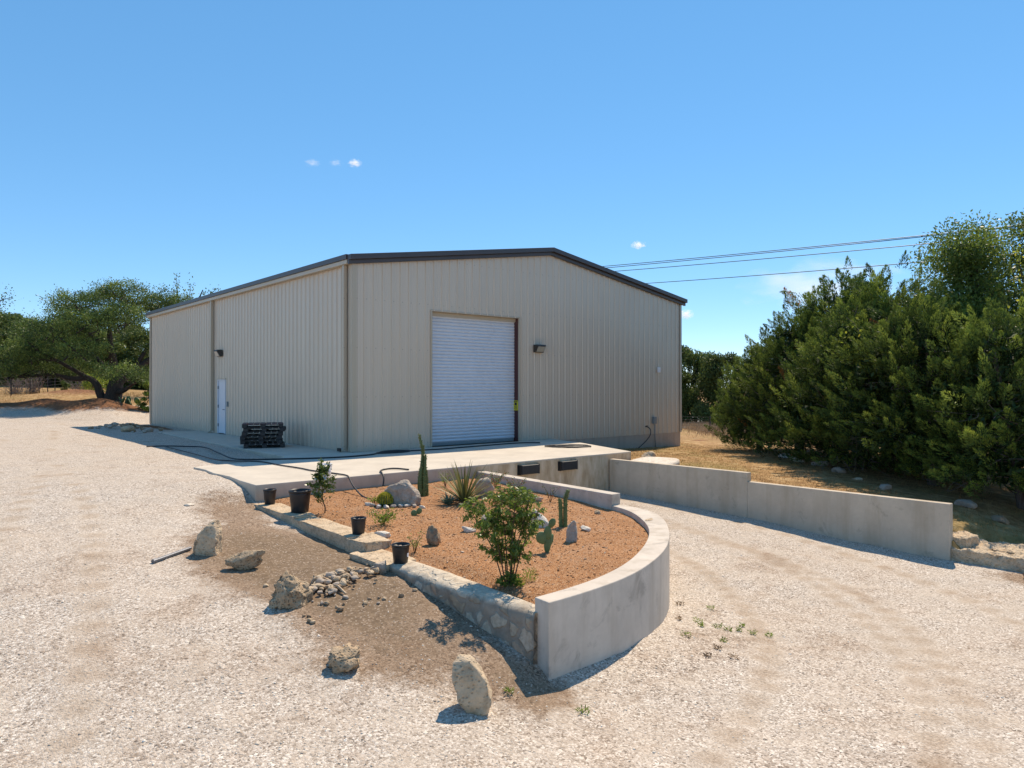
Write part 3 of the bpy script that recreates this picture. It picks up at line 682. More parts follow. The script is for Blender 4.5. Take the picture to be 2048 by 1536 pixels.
S = empty('warning_sign',(DX1-.013,.125,1.235),0,'yellow warning sign on the maroon door jamb','sign')
mb = MB(); mb.box(-.008,0,-.11,.11,-.17,.17); mb.build('board',M['yellow'],S)
mb = MB(); mb.box(-.013,-.0085,-.055,.055,.0,.10)
for q in range(4): mb.box(-.0125,-.0085,-.085,.085-.03*(q%2),-.045-.03*q,-.033-.03*q)
mb.box(-.0125,-.0085,-.09,.09,.125,.15); mb.build('print',M['ink'],S)

mb = MB(); mb.box(13.93,14.11,-.1,-.047,2.47,2.69); o = mb.build('meter_box',M['white'],bevel=.015); tag(o,'small white box high on the gable wall near its right corner','utility box')
U = empty('junction_box',(13.7,-.047,.5),0,'grey junction box with conduit running down to the foundation','junction box')
mb = MB(); mb.box(-.09,.09,-.1,0,-.14,.14); mb.build('box',M['greybox'],U,bevel=.01); mb = MB(); mb.tube([(.02,-.05,-.14),(.02,-.05,-.6),(.06,-.05,-1.1)],.02,8); mb.build('conduit',M['greybox'],U,smooth=True)
U = empty('garden_tap',(13.17,-.047,.26),0,'dark tap on the gable wall with hose curving to the ground','tap')
mb = MB(); mb.tube([(0,.02,0),(0,-.1,0),(.02,-.13,-.03)],.025,8); mb.box(-.06,.06,-.09,-.06,.03,.05); mb.build('valve',M['bronze'],U,smooth=False)
mb = MB(); mb.tube(smooth_path([(.02,-.13,-.03),(.06,-.2,-.12),(-.05,-.28,-.32),(-.35,-.3,-.55),(-.75,-.34,-.74),(-.9,-.36,-.80)]),.02,8); mb.build('hose',M['rubber'],U,smooth=True)

# dock bumpers
for x0,x1,lab in ((1.92,2.57,'black rubber dock bumper nearest the planting bed wall'),(3.33,3.97,'black rubber dock bumper nearest the right ramp wall')):
    E_ = empty('dock_bumper',((x0+x1)/2,-4.955,-.215),0,lab,'dock bumper','bumpers on the dock face')
    h = (x1-x0)/2; mb = MB(); mb.box(-h+.03,h-.03,-.13,0.02,-.115,.115)
    mb.build('pad',M['rubber'],E_,bevel=.015)
    for s in (-1,1): mb = MB(); mb.box(min(s*h,s*(h-.028)),max(s*h,s*(h-.028)),-.10,.02,-.125,.125); mb.box(min(s*h,s*(h+.03)),max(s*h,s*(h+.03)),-.02,.02,-.125,.125); mb.build('bracket',M['black'],E_)

# bucket, pallets, pipe
E_ = empty('bucket',(-3.18,-4.72,0),.3,'white plastic bucket on the slab edge behind the citrus tree','bucket')
mb = MB(); mb.lathe([(0,.004),(.105,.004),(.125,.27),(.118,.27),(.1,.02),(0,.02)],24); mb.build('body',M['white'],E_,smooth=True)
mb = MB(); mb.lathe([(.122,.235),(.137,.235),(.137,.285),(.12,.285),(.12,.235)],24); mb.build('rim',M['white'],E_)
mb = MB(); mb.tube([(.13*math.cos(a),.02,.25-.12*math.sin(a)) for a in np.linspace(0,PI,12)],.004,6); mb.build('handle',M['steel'],E_)

def pallet(i, z, dx, dy, rz, mat, label):
    T = empty('pallet',(-1.17+dx,3.58+dy,z),R(-24)+rz,label,'pallet','black plastic pallets in the stack')
    mb = MB()
    for k in range(7): mb.box(-.6+k*.172,-.6+k*.172+.15,-.5,.5,.105,.122)
    mb.box(-.6,.6,-.5,-.49,.085,.104); mb.box(-.6,.6,.49,.5,.085,.104); mb.build('deck',mat,T,bevel=.004)
    for y in (-.46,0,.46):
        mb = MB()
        for x in (-.53,0,.53): mb.box(x-.07,x+.07,y-.045,y+.045,.0155,.104)
        mb.box(-.6,.6,y-.05,y+.05,0,.015); mb.build('runner',M['pallet'],T,bevel=.004)
labs = ['bottom black plastic pallet of the stack','second lowest black pallet of the stack','third lowest black pallet of the stack','third black pallet from the top of the stack','second black pallet from the top of the stack','topmost maroon black pallet of the stack']
for i in range(6):
    pallet(i,.001+.124*i,[.03,-.03,-.05,-.02,.05,.0][i],[-.02,.03,.02,.0,-.02,.02][i],[.03,-.02,.0,.03,-.04,.02][i],M['palletrust'] if i==5 else M['pallet'],labs[i])
mb = MB(); p0 = np.array([-7.30,-8.12,hz(-7.3,-8.12)+.03]); p1 = np.array([-6.75,-7.78,hz(-6.75,-7.78)+.03])
mb.tube([p0,p1],.024,12); mb.tube([p0+(p1-p0)*.02,p0-(p1-p0)*.06],.029,12); o = mb.build('pipe',M['steel']); tag(o,'grey metal pipe lying on gravel beside the tall leaning stone','pipe')

# hoses
def hose(pts, z, r, label, lift=None):
    P3 = [(x,y,(lift[i] if lift else z)) for i,(x,y) in enumerate(pts)]
    mb = MB(); mb.tube(smooth_path(P3,8),r,8); o = mb.build('hose',M['rubber'],smooth=True); return tag(o,label,'hose')
gz = lambda x,y: (.02 if inpoly(np.array([x]),np.array([y]),slab_poly)[0] else max(hz(x,y)+.02, .022 if y>-1.6 else -9))
h1 = [(-3.97,5.83),(-3.48,5.65),(-3.04,5.02),(-2.72,4.26),(-3.06,1.94),(-3.29,.31),(-3.05,-.24),(-2.42,-.62),(-1.64,-1.0),(-.87,-1.2),(-.1,-1.1),(.22,-.91),(.68,-.49),(1.12,-.44),(1.45,-.73),(1.1,-1.0),(.59,-.98),(.3,-.8),(.8,-.62),(1.6,-.8),(2.4,-.9),(3.74,-.8),(5.71,-.7),(6.3,-1.1)]
hose(h1,0,.02,'black hose running along the slab in front of the warehouse',[gz(*p) for p in h1])
h2 = [(-3.54,5.45),(-3.63,2.44),(-3.72,.35),(-3.47,-.36),(-3.04,-.89),(-2.99,-1.98),(-2.91,-2.89),(-2.91,-3.53),(-2.79,-4.25),(-2.75,-4.8),(-2.77,-4.97),(-2.86,-5.3),(-2.93,-5.8),(-2.87,-6.1),(-2.75,-6.5)]
hose(h2,0,.016,'black hose crossing the slab and dropping into the bed',[gz(*p) for p in h2[:10]]+[-.03,-.14,-.28,-.315,-.325])
h3 = [(-1.2,-4.78),(-1.35,-4.45),(-1.6,-4.38),(-1.85,-4.65),(-1.96,-4.9),(-2.0,-5.05),(-2.06,-5.12)]
hose(h3,0,.018,'short black hose end hanging over the slab edge',[.02,.03,.02,.02,.02,-.08,-.24])
mb = MB(); pts = []; rr = np.random.default_rng(3)
for k in range(150):
    a = k/150*2*PI*7; q = 1+.18*math.sin(a*.37+1)+.1*math.sin(a*.21)
    pts.append((6.0+.1*math.sin(a*.13)+.50*q*math.cos(a)*.755-.30*q*math.sin(a)*-.656, -2.75+.1*math.cos(a*.17)-.50*q*math.cos(a)*.656+.30*q*math.sin(a)*.755, .02+.012*(k/150*7%2.3)))
mb.tube(smooth_path(pts,2),.018,6); o = mb.build('hose',M['rubber'],smooth=True); tag(o,'coiled black hose heap lying at the right of the slab','hose')

# ------------------------------------------------------------------ rocks
import bmesh
_ico = {}
def ico(sub):
    if sub not in _ico:
        bm = bmesh.new(); bmesh.ops.create_icosphere(bm, subdivisions=sub, radius=1)
        _ico[sub] = (np.array([v.co[:] for v in bm.verts]), np.array([[v.index for v in f.verts] for f in bm.faces])); bm.free()
    return _ico[sub]
def rock_mesh(dims, seed, rough=.12, cuts=8, pits=.0, sub=4, box=.5):
    V,F = ico(sub); V = V.copy(); r = np.random.default_rng(seed)
    V = np.sign(V)*np.abs(V)**(1-box*.5)   # squarer than a ball
    for k in range(cuts):
        n = r.normal(size=3); n /= np.linalg.norm(n); c = r.uniform(.5,.85)
        d = V@n-c; V = V-np.outer(np.maximum(d,0)*.92,n)
    nr = V/(np.linalg.norm(V,axis=1,keepdims=True)+1e-9)
    off = r.uniform(-50,50,3)
    disp = np.array([mnoise.fractal(Vector(p*1.6+off),1.0,2.1,5) for p in V])*rough
    disp += np.array([mnoise.fractal(Vector(p*5+off),.8,2.1,3) for p in V])*rough*.35
    if pits:
        disp -= np.array([max(0,.42-mnoise.voronoi(Vector(p*4.2+off))[0][0])for p in V])*pits
    V = (V+nr*disp[:,None])*np.array(dims)*.5
    return V,F
def rock(name, loc, dims, seed, mat, label, rot=(0,0,0), group=None, sink=.04, cat='rock', z=None, **kw):
    V,F = rock_mesh(dims,seed,**kw)
    Rm = np.array(Euler((R(rot[0]),R(rot[1]),R(rot[2]))).to_matrix()); V = V@Rm.T
    V[:,2] -= V[:,2].min()+sink
    zz = z if z is not None else hz(*loc)
    o = mesh_np(name,V,F,mat,smooth=True,loc=(loc[0],loc[1],zz)); return tag(o,label,cat,group)
def hull_rock(name, loc, pts, seed, mat, label, rz=-41, group=None, cat='rock', z=None, rough=.035, pits=0.0, sink=.03, cuts=5):
    bm = bmesh.new()
    for p in pts: bm.verts.new(p)
    r_ = bmesh.ops.convex_hull(bm, input=bm.verts); bmesh.ops.delete(bm, geom=[g_ for g_ in r_['geom_interior'] if isinstance(g_,bmesh.types.BMVert)], context='VERTS') if r_['geom_interior'] else None
    bmesh.ops.bevel(bm, geom=list(bm.edges), offset=.014, segments=2, profile=.5, affect='EDGES')
    bmesh.ops.triangulate(bm, faces=bm.faces)
    for _ in range(cuts):
        lg = [e for e in bm.edges if e.calc_length() > .03]
        if not lg: break
        bmesh.ops.subdivide_edges(bm, edges=lg, cuts=1, use_grid_fill=False); bmesh.ops.triangulate(bm, faces=[f_ for f_ in bm.faces if len(f_.verts)>3])
    bm.normal_update(); V = np.array([v_.co[:] for v_ in bm.verts]); Nn = np.array([v_.normal[:] for v_ in bm.verts]); F = np.array([[v_.index for v_ in f_.verts] for f_ in bm.faces]); bm.free()
    off = np.random.default_rng(seed).uniform(-40,40,3)
    d = np.array([mnoise.fractal(Vector(p*5+off),1.0,2.1,4)*rough+mnoise.fractal(Vector(p*19+off),.9,2.1,4)*rough*.4 for p in V])
    if pits: d -= np.array([max(0,.42-mnoise.voronoi(Vector(p*13+off))[0][0]) for p in V])*pits
    V = V+Nn*d[:,None]; V[:,2] -= sink
    o = mesh_np(name,V,F,mat,smooth=True,loc=(loc[0],loc[1],hz(*loc) if z is None else z),rot=(0,0,R(rz))); return tag(o,label,cat,group)
CR = -41  # camera yaw, used to face flat stones as seen in the photo
G1 = 'boulders lining the gravel drive'
hull_rock('boulder',(-6.60,-8.05),[tuple(.86*q for q in p_) for p_ in [(-.21,-.10,0),(-.20,.12,0),(.17,-.14,0),(.19,.12,0),(-.18,-.12,.12),(-.135,-.12,.34),(-.12,.1,.36),(.17,-.13,.30),(.20,.1,.38),(.16,.04,.60),(.115,-.05,.56),(.03,.05,.55),(-.02,-.1,.44),(.15,-.1,.44),(.19,.08,.52)]],11,M['lime'],'tall pale upright stone beside the grey pipe',CR,G1,'boulder',rough=.025)
rock('boulder',(-6.40,-8.95),(.56,.26,.24),12,M['limedark'],'long low pitted stone lying on the brown soil',(0,-13,CR+8),G1,.03,rough=.2,cuts=7,pits=.2,cat='boulder')
hull_rock('boulder',(-6.42,-10.36),[(-.22,-.14,0),(-.18,.16,0),(-.06,-.2,0),(.18,-.14,0),(.24,.1,0),(.1,.2,0),(-.2,-.08,.16),(-.12,-.05,.36),(-.06,.05,.39),(.05,-.04,.33),(.06,.1,.34),(.18,-.08,.18),(.24,.06,.14),(-.02,-.18,.2)],13,M['limedark'],'chunky pitted stone beside the rubble stones',CR,G1,'boulder',rough=.05,pits=.06)
rock('boulder',(-6.55,-11.98),(.34,.28,.25),14,M['limedark'],'dark pitted stone alone on the open gravel',(5,-8,CR),G1,.03,rough=.38,cuts=6,pits=.6,cat='boulder')
hull_rock('boulder',(-5.88,-13.10),[(-.02,-.1,0),(.16,-.11,0),(.17,.12,0),(.0,.14,0),(-.10,-.14,.14),(-.09,.12,.18),(.20,-.08,.10),(.20,.1,.16),(-.17,-.12,.34),(-.16,.08,.38),(.14,-.07,.32),(.12,.08,.36),(-.165,-.06,.47),(-.12,.05,.52),(-.03,-.05,.50),(.0,.06,.49)],15,M['lime'],'tan leaning slab stone nearest the curved wall corner',CR,G1,'boulder',rough=.018)
rock('rock',(-5.94,-4.95),(.22,.16,.05),16,M['limewhite'],'flat white stone on gravel left of the slab corner',(0,0,20),None,.01)
G2 = 'rocks set in the red planting bed'
def brock(x,y,dims,seed,mat,label,rot=(0,0,0),**kw): return rock('rock',(x,y),dims,seed,mat,label,rot,G2,kw.pop('sink',.04),z=bz(x,y),**kw)
hull_rock('rock',(-2.74,-6.92),[(-.30,-.08,0),(-.28,.16,0),(.24,-.12,0),(.34,.02,0),(.2,.18,0),(-.33,-.06,.30),(-.30,.12,.36),(-.2,-.1,.42),(.0,-.04,.50),(.08,.1,.52),(.14,-.08,.46),(.30,-.1,.24),(.36,0,.16),(.32,.12,.28),(.22,-.14,.14)],21,M['limegrey'],'largest grey slab boulder leaning behind the barrel cactus',CR,G2,'rock',bz(-2.74,-6.92),sink=.06)
brock(-3.98,-9.75,(.20,.18,.30),22,M['limebrown'],'brown holey rock standing near the black pots',(0,-5,CR),rough=.3,pits=.4,cuts=5)
hull_rock('rock',(-2.26,-10.88),[(-.08,-.06,0),(-.07,.07,0),(.07,-.07,0),(.08,.06,0),(-.08,-.05,.2),(-.06,.05,.24),(.085,-.05,.14),(.09,.05,.2),(.05,0,.35),(.025,-.02,.34),(.07,.02,.30)],23,M['limegrey'],'grey pointed upright rock right of the prickly pear',CR,G2,'rock',bz(-2.26,-10.88),rough=.02)
brock(-1.60,-10.56,(.17,.15,.13),24,M['limewhite'],'small white rock beside the grey pointed rock',(0,0,20),rough=.2)
brock(-.22,-9.55,(.13,.11,.12),25,M['limedark'],'small tan rock by the inner planter wall',(0,0,60),rough=.25)
brock(-4.28,-8.86,(.32,.16,.13),26,M['limewhite'],'flat pale rock beside the stone edging',(0,4,CR-5),rough=.16,cuts=7)
brock(-4.42,-9.1,(.18,.12,.08),27,M['limewhite'],'small flat pale rock just below the flat pale rock',(0,0,CR),rough=.16)
hull_rock('rock',(-1.98,-9.88),[(-.2,-.08,0),(-.18,.1,0),(.24,-.08,0),(.22,.1,0),(-.14,-.06,.26),(-.1,.08,.32),(-.05,0,.31),(.2,-.07,.06),(.08,.05,.2)],28,M['limewhite'],'white wedge rock behind the prickly pear',CR,G2,'rock',bz(-1.98,-9.88),rough=.025)
brock(-3.05,-9.4,(.28,.16,.12),29,M['limewhite'],'white rock half hidden behind the leafy shrub',(0,6,CR),rough=.15)
brock(-.85,-7.05,(.36,.24,.42),30,M['limegrey'],'grey rock behind the spiky yucca',(0,28,CR),rough=.18)
brock(-.42,-8.0,(.5,.2,.15),31,M['limewhite'],'long white rock by the inner wall and herbs',(0,-4,CR),rough=.18)
brock(-2.4,-9.1,(.24,.2,.2),32,M['limegrey'],'grey rock in the shade behind the leafy shrub',(0,0,10),rough=.2)
for i,(x,y) in enumerate([(-3.25,-6.78),(-3.22,-6.92),(-3.12,-7.02),(-3.0,-7.08),(-2.88,-7.13),(-2.77,-7.18),(-2.7,-7.3),(-2.6,-7.42),(-3.28,-6.65)]):
    rock('pebble',(x,y),(.12+.03*(i%3),.1,.07),40+i,M['limewhite' if i%3 else 'limegrey'],'fist sized pale stone ringing the barrel cactus',(0,0,40*i),'stones ringing the barrel cactus',.01,z=bz(x,y),sub=3,cat='stone')

# rubble tongue of fist-sized stones
protos = []
G3 = 'rubble stones spilled on the soil'
rp = np.random.default_rng(5)
pile = [(-6.2,-10.2),(-6.05,-10.55),(-5.55,-10.3),(-5.2,-10.25),(-5.05,-10.1),(-5.35,-9.85),(-5.95,-9.98)]
cnt = 0
def pile_h(x,y): return .09*math.exp(-(((x+5.65)/.55)**2+((y+10.2)/.28)**2))
while cnt < 170:
    x = rp.uniform(-6.5,-4.98); y = rp.uniform(-11.0,-9.7)
    inside = inpoly(np.array([x]),np.array([y]),pile)[0]
    if not inside and rp.uniform() > .10: continue
    s = rp.uniform(.035,.085)*(1.25 if inside else .8); zz = hz(x,y)+pile_h(x,y)*rp.uniform(.3,1)
    if cnt < 8:
        o = rock('rubble_stone',(x,y),(s*1.25,s,s*.85),60+cnt,M[['limedark','lime','limegrey','limebrown'][cnt%4]],'fist sized rubble stone in the spill on the brown soil',(0,0,0),G3,.006,z=zz,sub=2,cat='stone',rough=.2)
        o.scale = (1,1,1); protos.append((o,s))
    else:
        p,ps = protos[cnt%8]; o = p.copy(); COL.objects.link(o); o.location = (x,y,zz); k = s/ps; o.scale = (k,k*rp.uniform(.8,1.2),k*rp.uniform(.7,1.1)); o.rotation_euler = (rp.uniform(-.3,.3),rp.uniform(-.3,.3),rp.uniform(0,6.28))
    cnt += 1
mb = MB(); q = np.array([-5.75,-10.62]); mb.tube([(-5.86,-10.36,hz(-5.86,-10.36)+.06),(-5.84,-10.42,hz(-5.84,-10.42)+.055),(-5.83,-10.6,hz(-5.83,-10.6)+.03)],[.016,.02,.012],6)
o = mb.build('stick',M['wood']); tag(o,'short weathered stick lying among the rubble stones','stick')
rock('rock',(-5.05,-10.12),(.2,.18,.17),90,M['limegrey'],'rounded grey rock wedged below the last black pot',(0,0,0),None,.02,rough=.15)

# limestone edging blocks and mortared stone wall on the left of the bed
def block(x0,x1,y0,y1,z0,z1,seed,label,rot=0):
    V,F = rock_mesh((1,1,1),seed,rough=.05,cuts=0,sub=4,box=1.0)
    V = np.clip(V*1.55,-.5,.5)+ (V*.03); n = np.array([mnoise.fractal(Vector((p[0]*3*(x1-x0)+seed,p[1]*3*(y1-y0),p[2]*2)),.9,2.1,4) for p in V])
    V = V*np.array([x1-x0,y1-y0,z1-z0]); V += (V/(np.linalg.norm(V,axis=1,keepdims=True)+1e-9))*(n*.05)[:,None]
    o = mesh_np('limestone_block',V,F,M['lime'],smooth=True,loc=((x0+x1)/2,(y0+y1)/2,(z0+z1)/2),rot=(0,0,R(rot))); return tag(o,label,'stone block','limestone edging blocks of the bed')
block(-4.78,-4.40,-6.75,-4.98,-.8,-.345,1,'limestone edging block under the two far black pots',0)
block(-4.80,-4.42,-8.72,-6.78,-.9,-.375,2,'longest pale limestone edging block along the bed',-1)
block(-4.83,-4.38,-9.28,-8.74,-.9,-.375,3,'raised rough limestone block under the third black pot',2)
block(-5.02,-4.55,-10.12,-9.26,-1.0,-.495,4,'low limestone block between the third and nearest black pots',3)
nY, nU = 70, 26
sec = []
for j in range(nY+1):
    y = -10.12-(12.84-10.12)*j/nY; xo = -4.93+.03*math.sin((y+10)*1.1)+.10*max(0,(-11.6-y)/1.3); xi = -4.59; zt = np.interp(y,[-12.93,-10.1],[-.51,-.48])
    path = [(xo-.03,-1.45),(xo,zt-.02),(xo+.03,zt),(xi-.06,zt+.035),(xi,zt-.03),(xi,-1.3)]; P = np.array(path); d = np.concatenate([[0],np.cumsum(np.linalg.norm(np.diff(P,axis=0),axis=1))])
    t = np.linspace(0,d[-1],nU); sec.append(np.stack([np.interp(t,d,P[:,0]),np.full(nU,y),np.interp(t,d,P[:,1])],-1))
V = np.array(sec).reshape(-1,3)
nd = np.array([mnoise.fractal(Vector(p*3.2),1.0,2.1,5)*.035+mnoise.noise(Vector(p*1.3))*.02 for p in V]); V[:,0] += -nd; V[:,2] += nd*.7
idx = np.arange((nY+1)*nU).reshape(nY+1,nU); F = np.stack([idx[:-1,:-1],idx[1:,:-1],idx[1:,1:],idx[:-1,1:]],-1).reshape(-1,4)
cap = lambda row: [(row[i],row[i+1],row[nU-2-i],row[nU-1-i]) for i in range(nU//2-1)]
F = np.concatenate([F,np.array(cap(idx[-1])+cap(idx[0]))])
o = mesh_np('stone_wall',V,F,M['mortar'],smooth=True); tag(o,'low mortared rubble stone wall along the left of the bed','stone wall')

# ledge rocks right of the ramp, and field stones under the trees
G4 = 'flat rock ledges by the ramp'
def ledge(loc, outline, th, seed, label):
    pts = [(x,y,-th) for x,y in outline]+[(x*.97,y*.98,-.01) for x,y in outline]+[(x*.6,y*.6,.015) for x,y in outline]
    return hull_rock('rock_ledge',(loc[0],loc[1]),pts,seed,M['lime'],label,0,G4,'rock ledge',loc[2],rough=.045,sink=0,cuts=6)
ledge((6.0,-14.5,-1.19),[(-.70,.98),(-.72,.3),(-.68,-.4),(-.60,-.95),(.1,-1.0),(.75,-.7),(.8,.2),(.5,.85),(-.1,.95)],.5,101,'wide flat pale rock ledge at the end of the ramp wall')
ledge((5.95,-16.4,-1.30),[(-.6,.75),(-.62,-.3),(-.4,-.8),(.4,-.75),(.7,0),(.5,.7)],.5,102,'flat pale rock ledge at the right edge beyond the wall end ledge')
ledge((5.80,-13.5,-1.0),[(-.34,.3),(-.36,-.30),(.1,-.36),(.4,-.1),(.3,.3)],.5,103,'small pale rock tucked behind the end of the ramp wall')
rock('rock_ledge',(6.15,-5.75),(1.3,1.5,.3),104,M['limewhite'],'flat white rock slab between the dock and the wall top',(0,0,15),G4,0,z=-.40,rough=.06,cuts=4,box=1.0,cat='rock ledge')
rock('rock',(7.6,-4.55),(.5,.4,.28),105,M['lime'],'tan rock in the grass behind the flat white slab',(0,0,0),None,.08)
rock('rock',(4.95,-14.9),(.34,.26,.2),106,M['limebrown'],'brown broken rock at the foot of the right ledge',(0,0,30),None,.05)
G5 = 'field stones under the junipers'
for i,(x,y,s,m,lab) in enumerate([(12.76,-6.27,.5,'limewhite','white field stone at the far end under the junipers'),(12.2,-6.9,.45,'limewhite','white field stone in the middle of the stone row'),(11.68,-7.98,.55,'limegrey','largest grey field stone under the junipers'),(11.9,-7.2,.35,'lime','small tan field stone among the white ones'),(10.64,-9.07,.5,'limegrey','grey field stone near the wall step'),(8.99,-10.94,.42,'limegrey','grey field stone in deep shade behind the long wall'),(8.81,-12.78,.6,'limegrey','broad grey field stone near the wall end'),(8.25,-13.61,.45,'limebrown','brown field stone nearest the wall end'),(9.8,-9.9,.3,'lime','small field stone midway along the long wall')]):
    rock('field_stone',(x,y),(s,s*.7,s*.45),110+i,M[m],lab,(0,0,37*i),G5,.06,sub=3,cat='stone')
# rock heap by the far left corner of the warehouse, and stones in the berm
G6 = 'stones heaped by the warehouse corner'
for i,(x,y,s,m) in enumerate([(-2.45,14.8,.58,'lime'),(-1.75,14.4,.5,'limegrey')]):
    rock('heap_stone',(x,y),(s,s*.7,s*.62),130+i,M[m],['pale boulder at the front of the corner rock heap','grey boulder in the corner rock heap nearest the apron'][i],(0,0,50*i),G6,.08,sub=3,rough=.2,cat='stone')
hp = []
for i in range(46):
    x = -2.1+rp.normal(0,.55); y = 17.0+rp.normal(0,1.5); s = rp.uniform(.10,.28); zz = hz(x,y)+.22*math.exp(-((x+2.1)/.6)**2-((y-17)/1.6)**2)
    if i < 5: o = rock('heap_stone',(x,y),(s*1.3,s,s*.8),140+i,M[['limebrown','limegrey','limedark'][i%3]],'rough stone in the low heap by the warehouse corner',(0,0,0),G6,.03,z=zz,sub=2,cat='stone'); hp.append((o,s))
    else:
        p,ps = hp[i%5]; o = p.copy(); COL.objects.link(o); o.location = (x,y,zz); k = s/ps; o.scale = (k,k,k*rp.uniform(.6,1)); o.rotation_euler = (rp.uniform(-.3,.3),0,rp.uniform(0,6))
for i,(x,y,s) in enumerate([(-2.2,31.6,.7),(-1.7,31.3,.6),(-2.8,31.9,.5),(-1.2,30.9,.45)]):
    rock('berm_stone',(x,y),(s,s*.6,s*.5),160+i,M['limegrey'],['widest grey stone on the berm left of the oak mound','second grey stone on the berm left of the oak mound','grey berm stone furthest from the oak mound','small grey berm stone touching the oak mound'][i],(0,0,30*i),'stones on the dirt berm',.05,sub=3,cat='stone')

# ------------------------------------------------------------------ pots
def pot(x,y,z,r,h,label,fill=.75,tagged=False,debris=False):
    T = empty('plant_pot',(x,y,z),rp.uniform(0,6),label,'plant pot','black nursery pots on the stone edging')
    rb = r*.8; rt = r
    mb = MB(); mb.lathe([(0,.002),(rb*.93,.002),(rb,.012),(rt*.985,h*.84),(rt*.985,h*.9),(rt*.93,h*.9),(rb*.93,.02),(0,.02)],36); mb.build('body',M['black'],T,smooth=True)
    mb = MB(); mb.lathe([(rt*.95,h*.885),(rt*1.045,h*.885),(rt*1.06,h*.985),(rt*1.03,h),(rt*.99,h),(rt*.95,h*.9)],36); mb.build('rim',M['black'],T,smooth=True)
    mb = MB(); mb.lathe([(rt*.92,h*fill),(rt*.5,h*fill+.012),(0,h*fill+.005)],24); mb.build('soil',M['potsoil'],T,smooth=True)
    if tagged:
        mb = MB(); a0 = -T.rotation_euler.z+R(-70); mb.add([((r*.93)*math.cos(a0+d),(r*.93)*math.sin(a0+d),zz) for d,zz in ((0,.10),(.35,.10),(.35,.15),(0,.15))],[(0,1,2,3)])
        o = mb.build('label_tag',M['white'],T); s = o.modifiers.new('s','SOLIDIFY'); s.thickness = .004; s.offset = 0
    if debris:
        mb = MB(); V,F = rock_mesh((r*.9,r*.7,r*.6),77,sub=2); mb.add(V+np.array([.02,0,h*fill+.03]),F); mb.build('stone',M['limegrey'],T,smooth=True)
pot(-4.56,-5.22,-.345,.115,.29,'small black nursery pot at the slab corner',.6)
pot(-4.5,-6.40,-.345,.185,.40,'largest black nursery pot on the edging stones',.6)
pot(-4.57,-8.62,-.375,.112,.26,'black nursery pot holding a grey stone',.72,debris=True)
pot(-4.80,-10.18,-.49,.118,.265,'nearest black nursery pot with a white tag',.72,tagged=True,debris=True)

# ------------------------------------------------------------------ plants
def leafcloud(name, c, d, L, W, mat, parent, rn=None, tilt=None):
    V,F = kites(np.asarray(c),np.asarray(d),L,W,tilt); return mesh_np(name,V,F,mat,parent,rnd=rn if rn is not None else rng.uniform(0,1,len(c)))
def unit(v): return v/(np.linalg.norm(v,axis=-1,keepdims=True)+1e-9)

# citrus sapling
T = empty('citrus_tree',(-4.18,-6.70,bz(-4.18,-6.7)),R(CR),'small glossy citrus sapling beside the largest black pot','sapling')
mb = MB(); mb.tube(smooth_path([(0,0,-.05),(.01,0,.1),(-.03,0,.22),(-.04,0,.4),(-.03,0,.62),(-.05,0,.88)]),np.linspace(.013,.004,31),6)
tips = []
for k in range(22):
    z0 = rng.uniform(.28,.78); a = rng.uniform(0,2*PI); l = rng.uniform(.12,.26)*(1.1-.5*(z0-.25)); e = np.array([-.035+l*math.cos(a),l*math.sin(a),z0+rng.uniform(.0,.14)])
    if k==0: e = np.array([-.18,.0,.36]); z0=.15
    mb.tube([(-.035,0,z0),((e[0]-.035)/2,e[1]/2,z0+.05),e],[.005,.004,.002],5); tips.append(((-.035,0,z0),e))
mb.build('stem',M['stem'],T,smooth=True)
tips.append(((-.04,0,.6),np.array([-.05,0,.92])))
c = []; d = []
for a,b in tips:
    a = np.array(a)
    for k in range(42):
        t = rng.uniform(.2,1.1); p = a+(b-a)*t+rng.normal(0,.022,3); c.append(p); d.append(unit(b-a)+rng.normal(0,.6,3)+np.array([0,0,.2]))
for k in range(420):
    o_ = unit(rng.normal(size=3))*rng.uniform(.2,1)**.4; p = o_*np.array([.19,.19,.30])*(1.15-.4*max(0,o_[2]))+np.array([-.02,0,.54])
    if vnoise(np.array([p[0]*1+3]),np.array([p[2]*1+p[1]]),13,5)[0] > .42: c.append(p); d.append(o_+rng.normal(0,.5,3))
leafcloud('foliage',c,d,rng.uniform(.04,.075,len(c)),rng.uniform(.02,.032,len(c)),M['citrus'],T)

